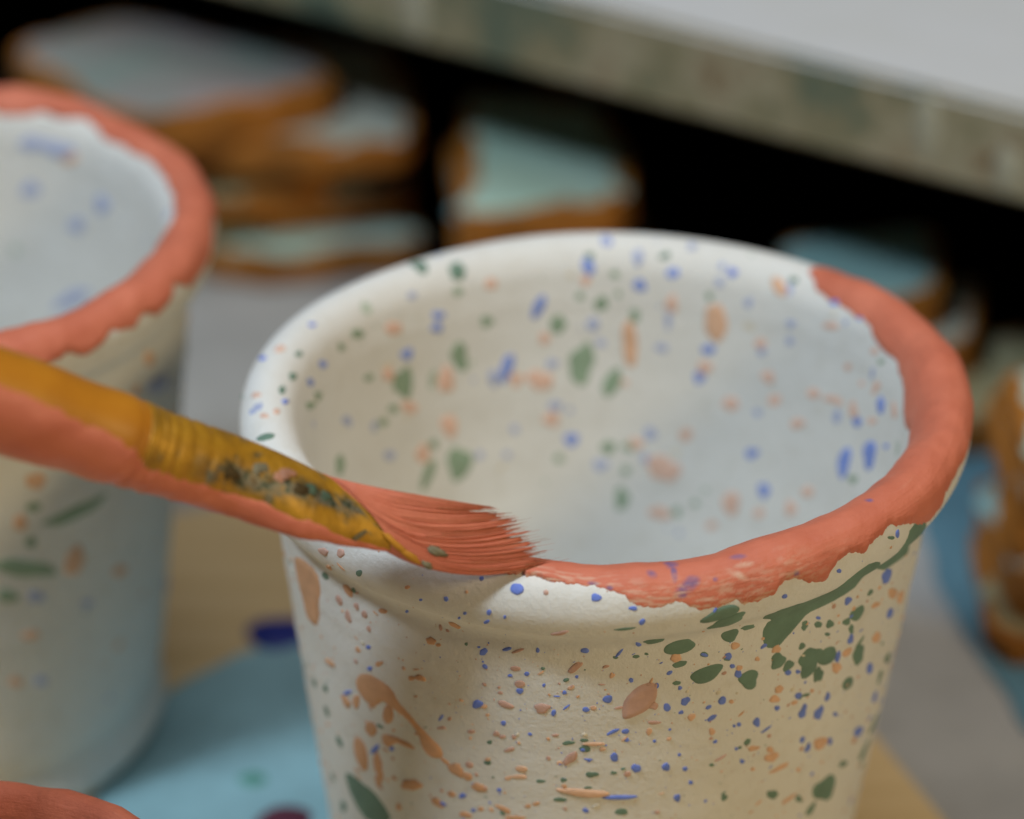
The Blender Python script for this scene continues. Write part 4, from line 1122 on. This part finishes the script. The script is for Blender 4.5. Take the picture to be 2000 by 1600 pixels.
for j in range(NJ + 1):
    if rb.random() < 0.34: v_ = rb.uniform(-0.12, 0.05)
    lens.append(1.0 + v_ + rb.uniform(-0.015, 0.015) - 0.02)
def sheet_pt(jf, t, side, ln):
    p = strand(jf, t * ln)
    tj = strand(min(1, jf + .02), t * ln) - strand(max(0, jf - .02), t * ln); tt = strand(jf, min(1.05, t * ln + .02)) - strand(jf, t * ln - .02)
    n_ = np.cross(tt, tj); n_ /= np.linalg.norm(n_)
    if n_ @ (CAM - p) < 0: n_ = -n_
    g_ = max(0.0, 1 - t * 2.5); n_ = n_ * (1 - g_) + mkn * g_; n_ /= np.linalg.norm(n_)
    prof = math.sqrt(max(0, 1 - (2 * jf - 1) ** 2)); th_ = ((MKL - 0.0004) * (1 - t) ** 1.5 + 0.00048 * (1 - t ** 4) + 0.00002) * prof
    ridge = (0.00013 * noise.noise((jf * 20, t * 1.1, 2)) + 0.00009 * noise.noise((jf * 60, t * 1.6, 7)) + 0.00007 * noise.noise((jf * 140, t * 2.4, 9))) * min(1, t * 2.2) * prof
    return p + n_ * side * (th_ + ridge) - B0
V, F, UVB = [], [], []
loop = [(j / NJ, 1, lens[j]) for j in range(NJ + 1)] + [(j / NJ, -1, lens[j]) for j in range(NJ - 1, 0, -1)]
for it in range(NT):
    for jf, sd_, ln in loop:
        V.append(sheet_pt(jf, it / (NT - 1), sd_, ln)); UVB.append((it / (NT - 1) * 0.02, jf * 0.02))
Lp = len(loop)
for it in range(NT - 1):
    for j in range(Lp): F.append((it * Lp + j, it * Lp + (j + 1) % Lp, (it + 1) * Lp + (j + 1) % Lp, (it + 1) * Lp + j))
for j in range(NJ):                                            # close the ragged end
    a, b = j, j + 1; c_, d_ = (Lp - j) % Lp if j else 0, Lp - (j + 1)
    o_ = (NT - 1) * Lp; f_ = []
    for q in (o_ + a, o_ + b, o_ + (d_ if j + 1 < NJ else b), o_ + (c_ if j else a)):
        if q not in f_: f_.append(q)
    if len(f_) > 2: F.append(tuple(f_))
me = mesh_from('bristles', V, F); ul = me.uv_layers.new(name='UVMap'); li = np.zeros(len(me.loops), int); me.loops.foreach_get('vertex_index', li)
ul.data.foreach_set('uv', np.array(UVB)[li].ravel().tolist())
bm = bmesh.new(); bm.from_mesh(me); bmesh.ops.recalc_face_normals(bm, faces=bm.faces[:]); bm.to_mesh(me); bm.free()
bristles = link('bristles', me, wet, brush)
# loose hairs along the ragged end
V, F = [], []
for h in range(420):
    jf = rb.random(); ln = np.interp(jf * NJ, range(NJ + 1), lens); t0, t1 = rb.uniform(0.35, 0.9), 1.0; ext = rb.choice((0.0, 0.01, 0.03, 0.05, 0.09 if rb.random() < .3 else 0.02))
    side = rb.choice((1, 1, -1)) * rb.uniform(.2, 1); r0 = rb.uniform(0.00003, 0.00008); drift = rb.uniform(-.012, .012); pts = []
    for q in range(5):
        t = t0 + (t1 + ext - t0) * q / 4
        pts.append(sheet_pt(min(.995, max(.005, jf + drift * q / 4)), min(t, 1.0), side, ln) + ((strand(jf, 1.0) - strand(jf, .95)) * (t - 1.0) / .05 if t > 1 else 0) + np.array((0, 0, 0.00004)))
    o_ = len(V)
    for q, p in enumerate(pts):
        d = pts[min(q + 1, 4)] - pts[max(q - 1, 0)]; d = d / (np.linalg.norm(d) + 1e-12); a_ = np.cross(d, (0, 0, 1.)); a_ /= np.linalg.norm(a_); b_ = np.cross(d, a_); rr = r0 * (1 - .8 * q / 4)
        for s_ in range(4): V.append(p + (a_ * math.cos(s_ * 1.571) + b_ * math.sin(s_ * 1.571)) * rr)
    for q in range(4):
        for s_ in range(4): F.append((o_ + q * 4 + s_, o_ + q * 4 + (s_ + 1) % 4, o_ + q * 4 + 4 + (s_ + 1) % 4, o_ + q * 4 + 4 + s_))
hm = [paint_mat('brush_hair', (0.36, 0.13, 0.06), rough=0.5), wet]
hairs = link('loose_hairs', mesh_from('loose_hairs', V, F), hm, brush); hairs['kind'] = 'stuff'
for i, p in enumerate(hairs.data.polygons): p.material_index = (i // 16) % 3 != 0
# grey green smear left on the bristles
OCHRE = paint_mat('ochre_dried_paint', (0.50, 0.22, 0.02), rough=0.5)
for jf, t, r_, sm_, el_ in ((0.62, 0.46, 0.0011, CR[0], 1.0), (0.66, 0.42, 0.0008, CR[0], 1.0), (0.90, 0.06, 0.0011, OCHRE, 1.8), (0.95, 0.15, 0.0008, OCHRE, 2.2), (0.965, 0.27, 0.0006, CR[0], 1.4)):
    p = sheet_pt(jf, t, 1, 1); q = sheet_pt(jf + .02, t, 1, 1); q2 = sheet_pt(jf, t + .03, 1, 1)
    V = [p + 0]; F = []; ex = (q2 - p) / np.linalg.norm(q2 - p); ey = (q - p) / np.linalg.norm(q - p); nz = np.cross(ex, ey); nz /= np.linalg.norm(nz)
    if nz @ (CAM - p - B0) < 0: nz = -nz
    V[0] = p + nz * .0003
    for rr, hh in ((.6, .00026), (1, -.0002)):
        for k in range(14):
            a = 2 * math.pi * k / 14; g_ = rr * r_ * (1 + .45 * noise.noise((math.cos(a) * 2 + jf * 9, math.sin(a) * 2, 3)))
            V.append(p + ex * g_ * el_ * math.cos(a) + ey * g_ * math.sin(a) + nz * hh)
    F = [(0, 1 + k, 1 + (k + 1) % 14) for k in range(14)] + [(1 + k, 15 + k, 15 + (k + 1) % 14, 1 + (k + 1) % 14) for k in range(14)]
    link('paint_smear', mesh_from('paint_smear', V, F), sm_, bristles)
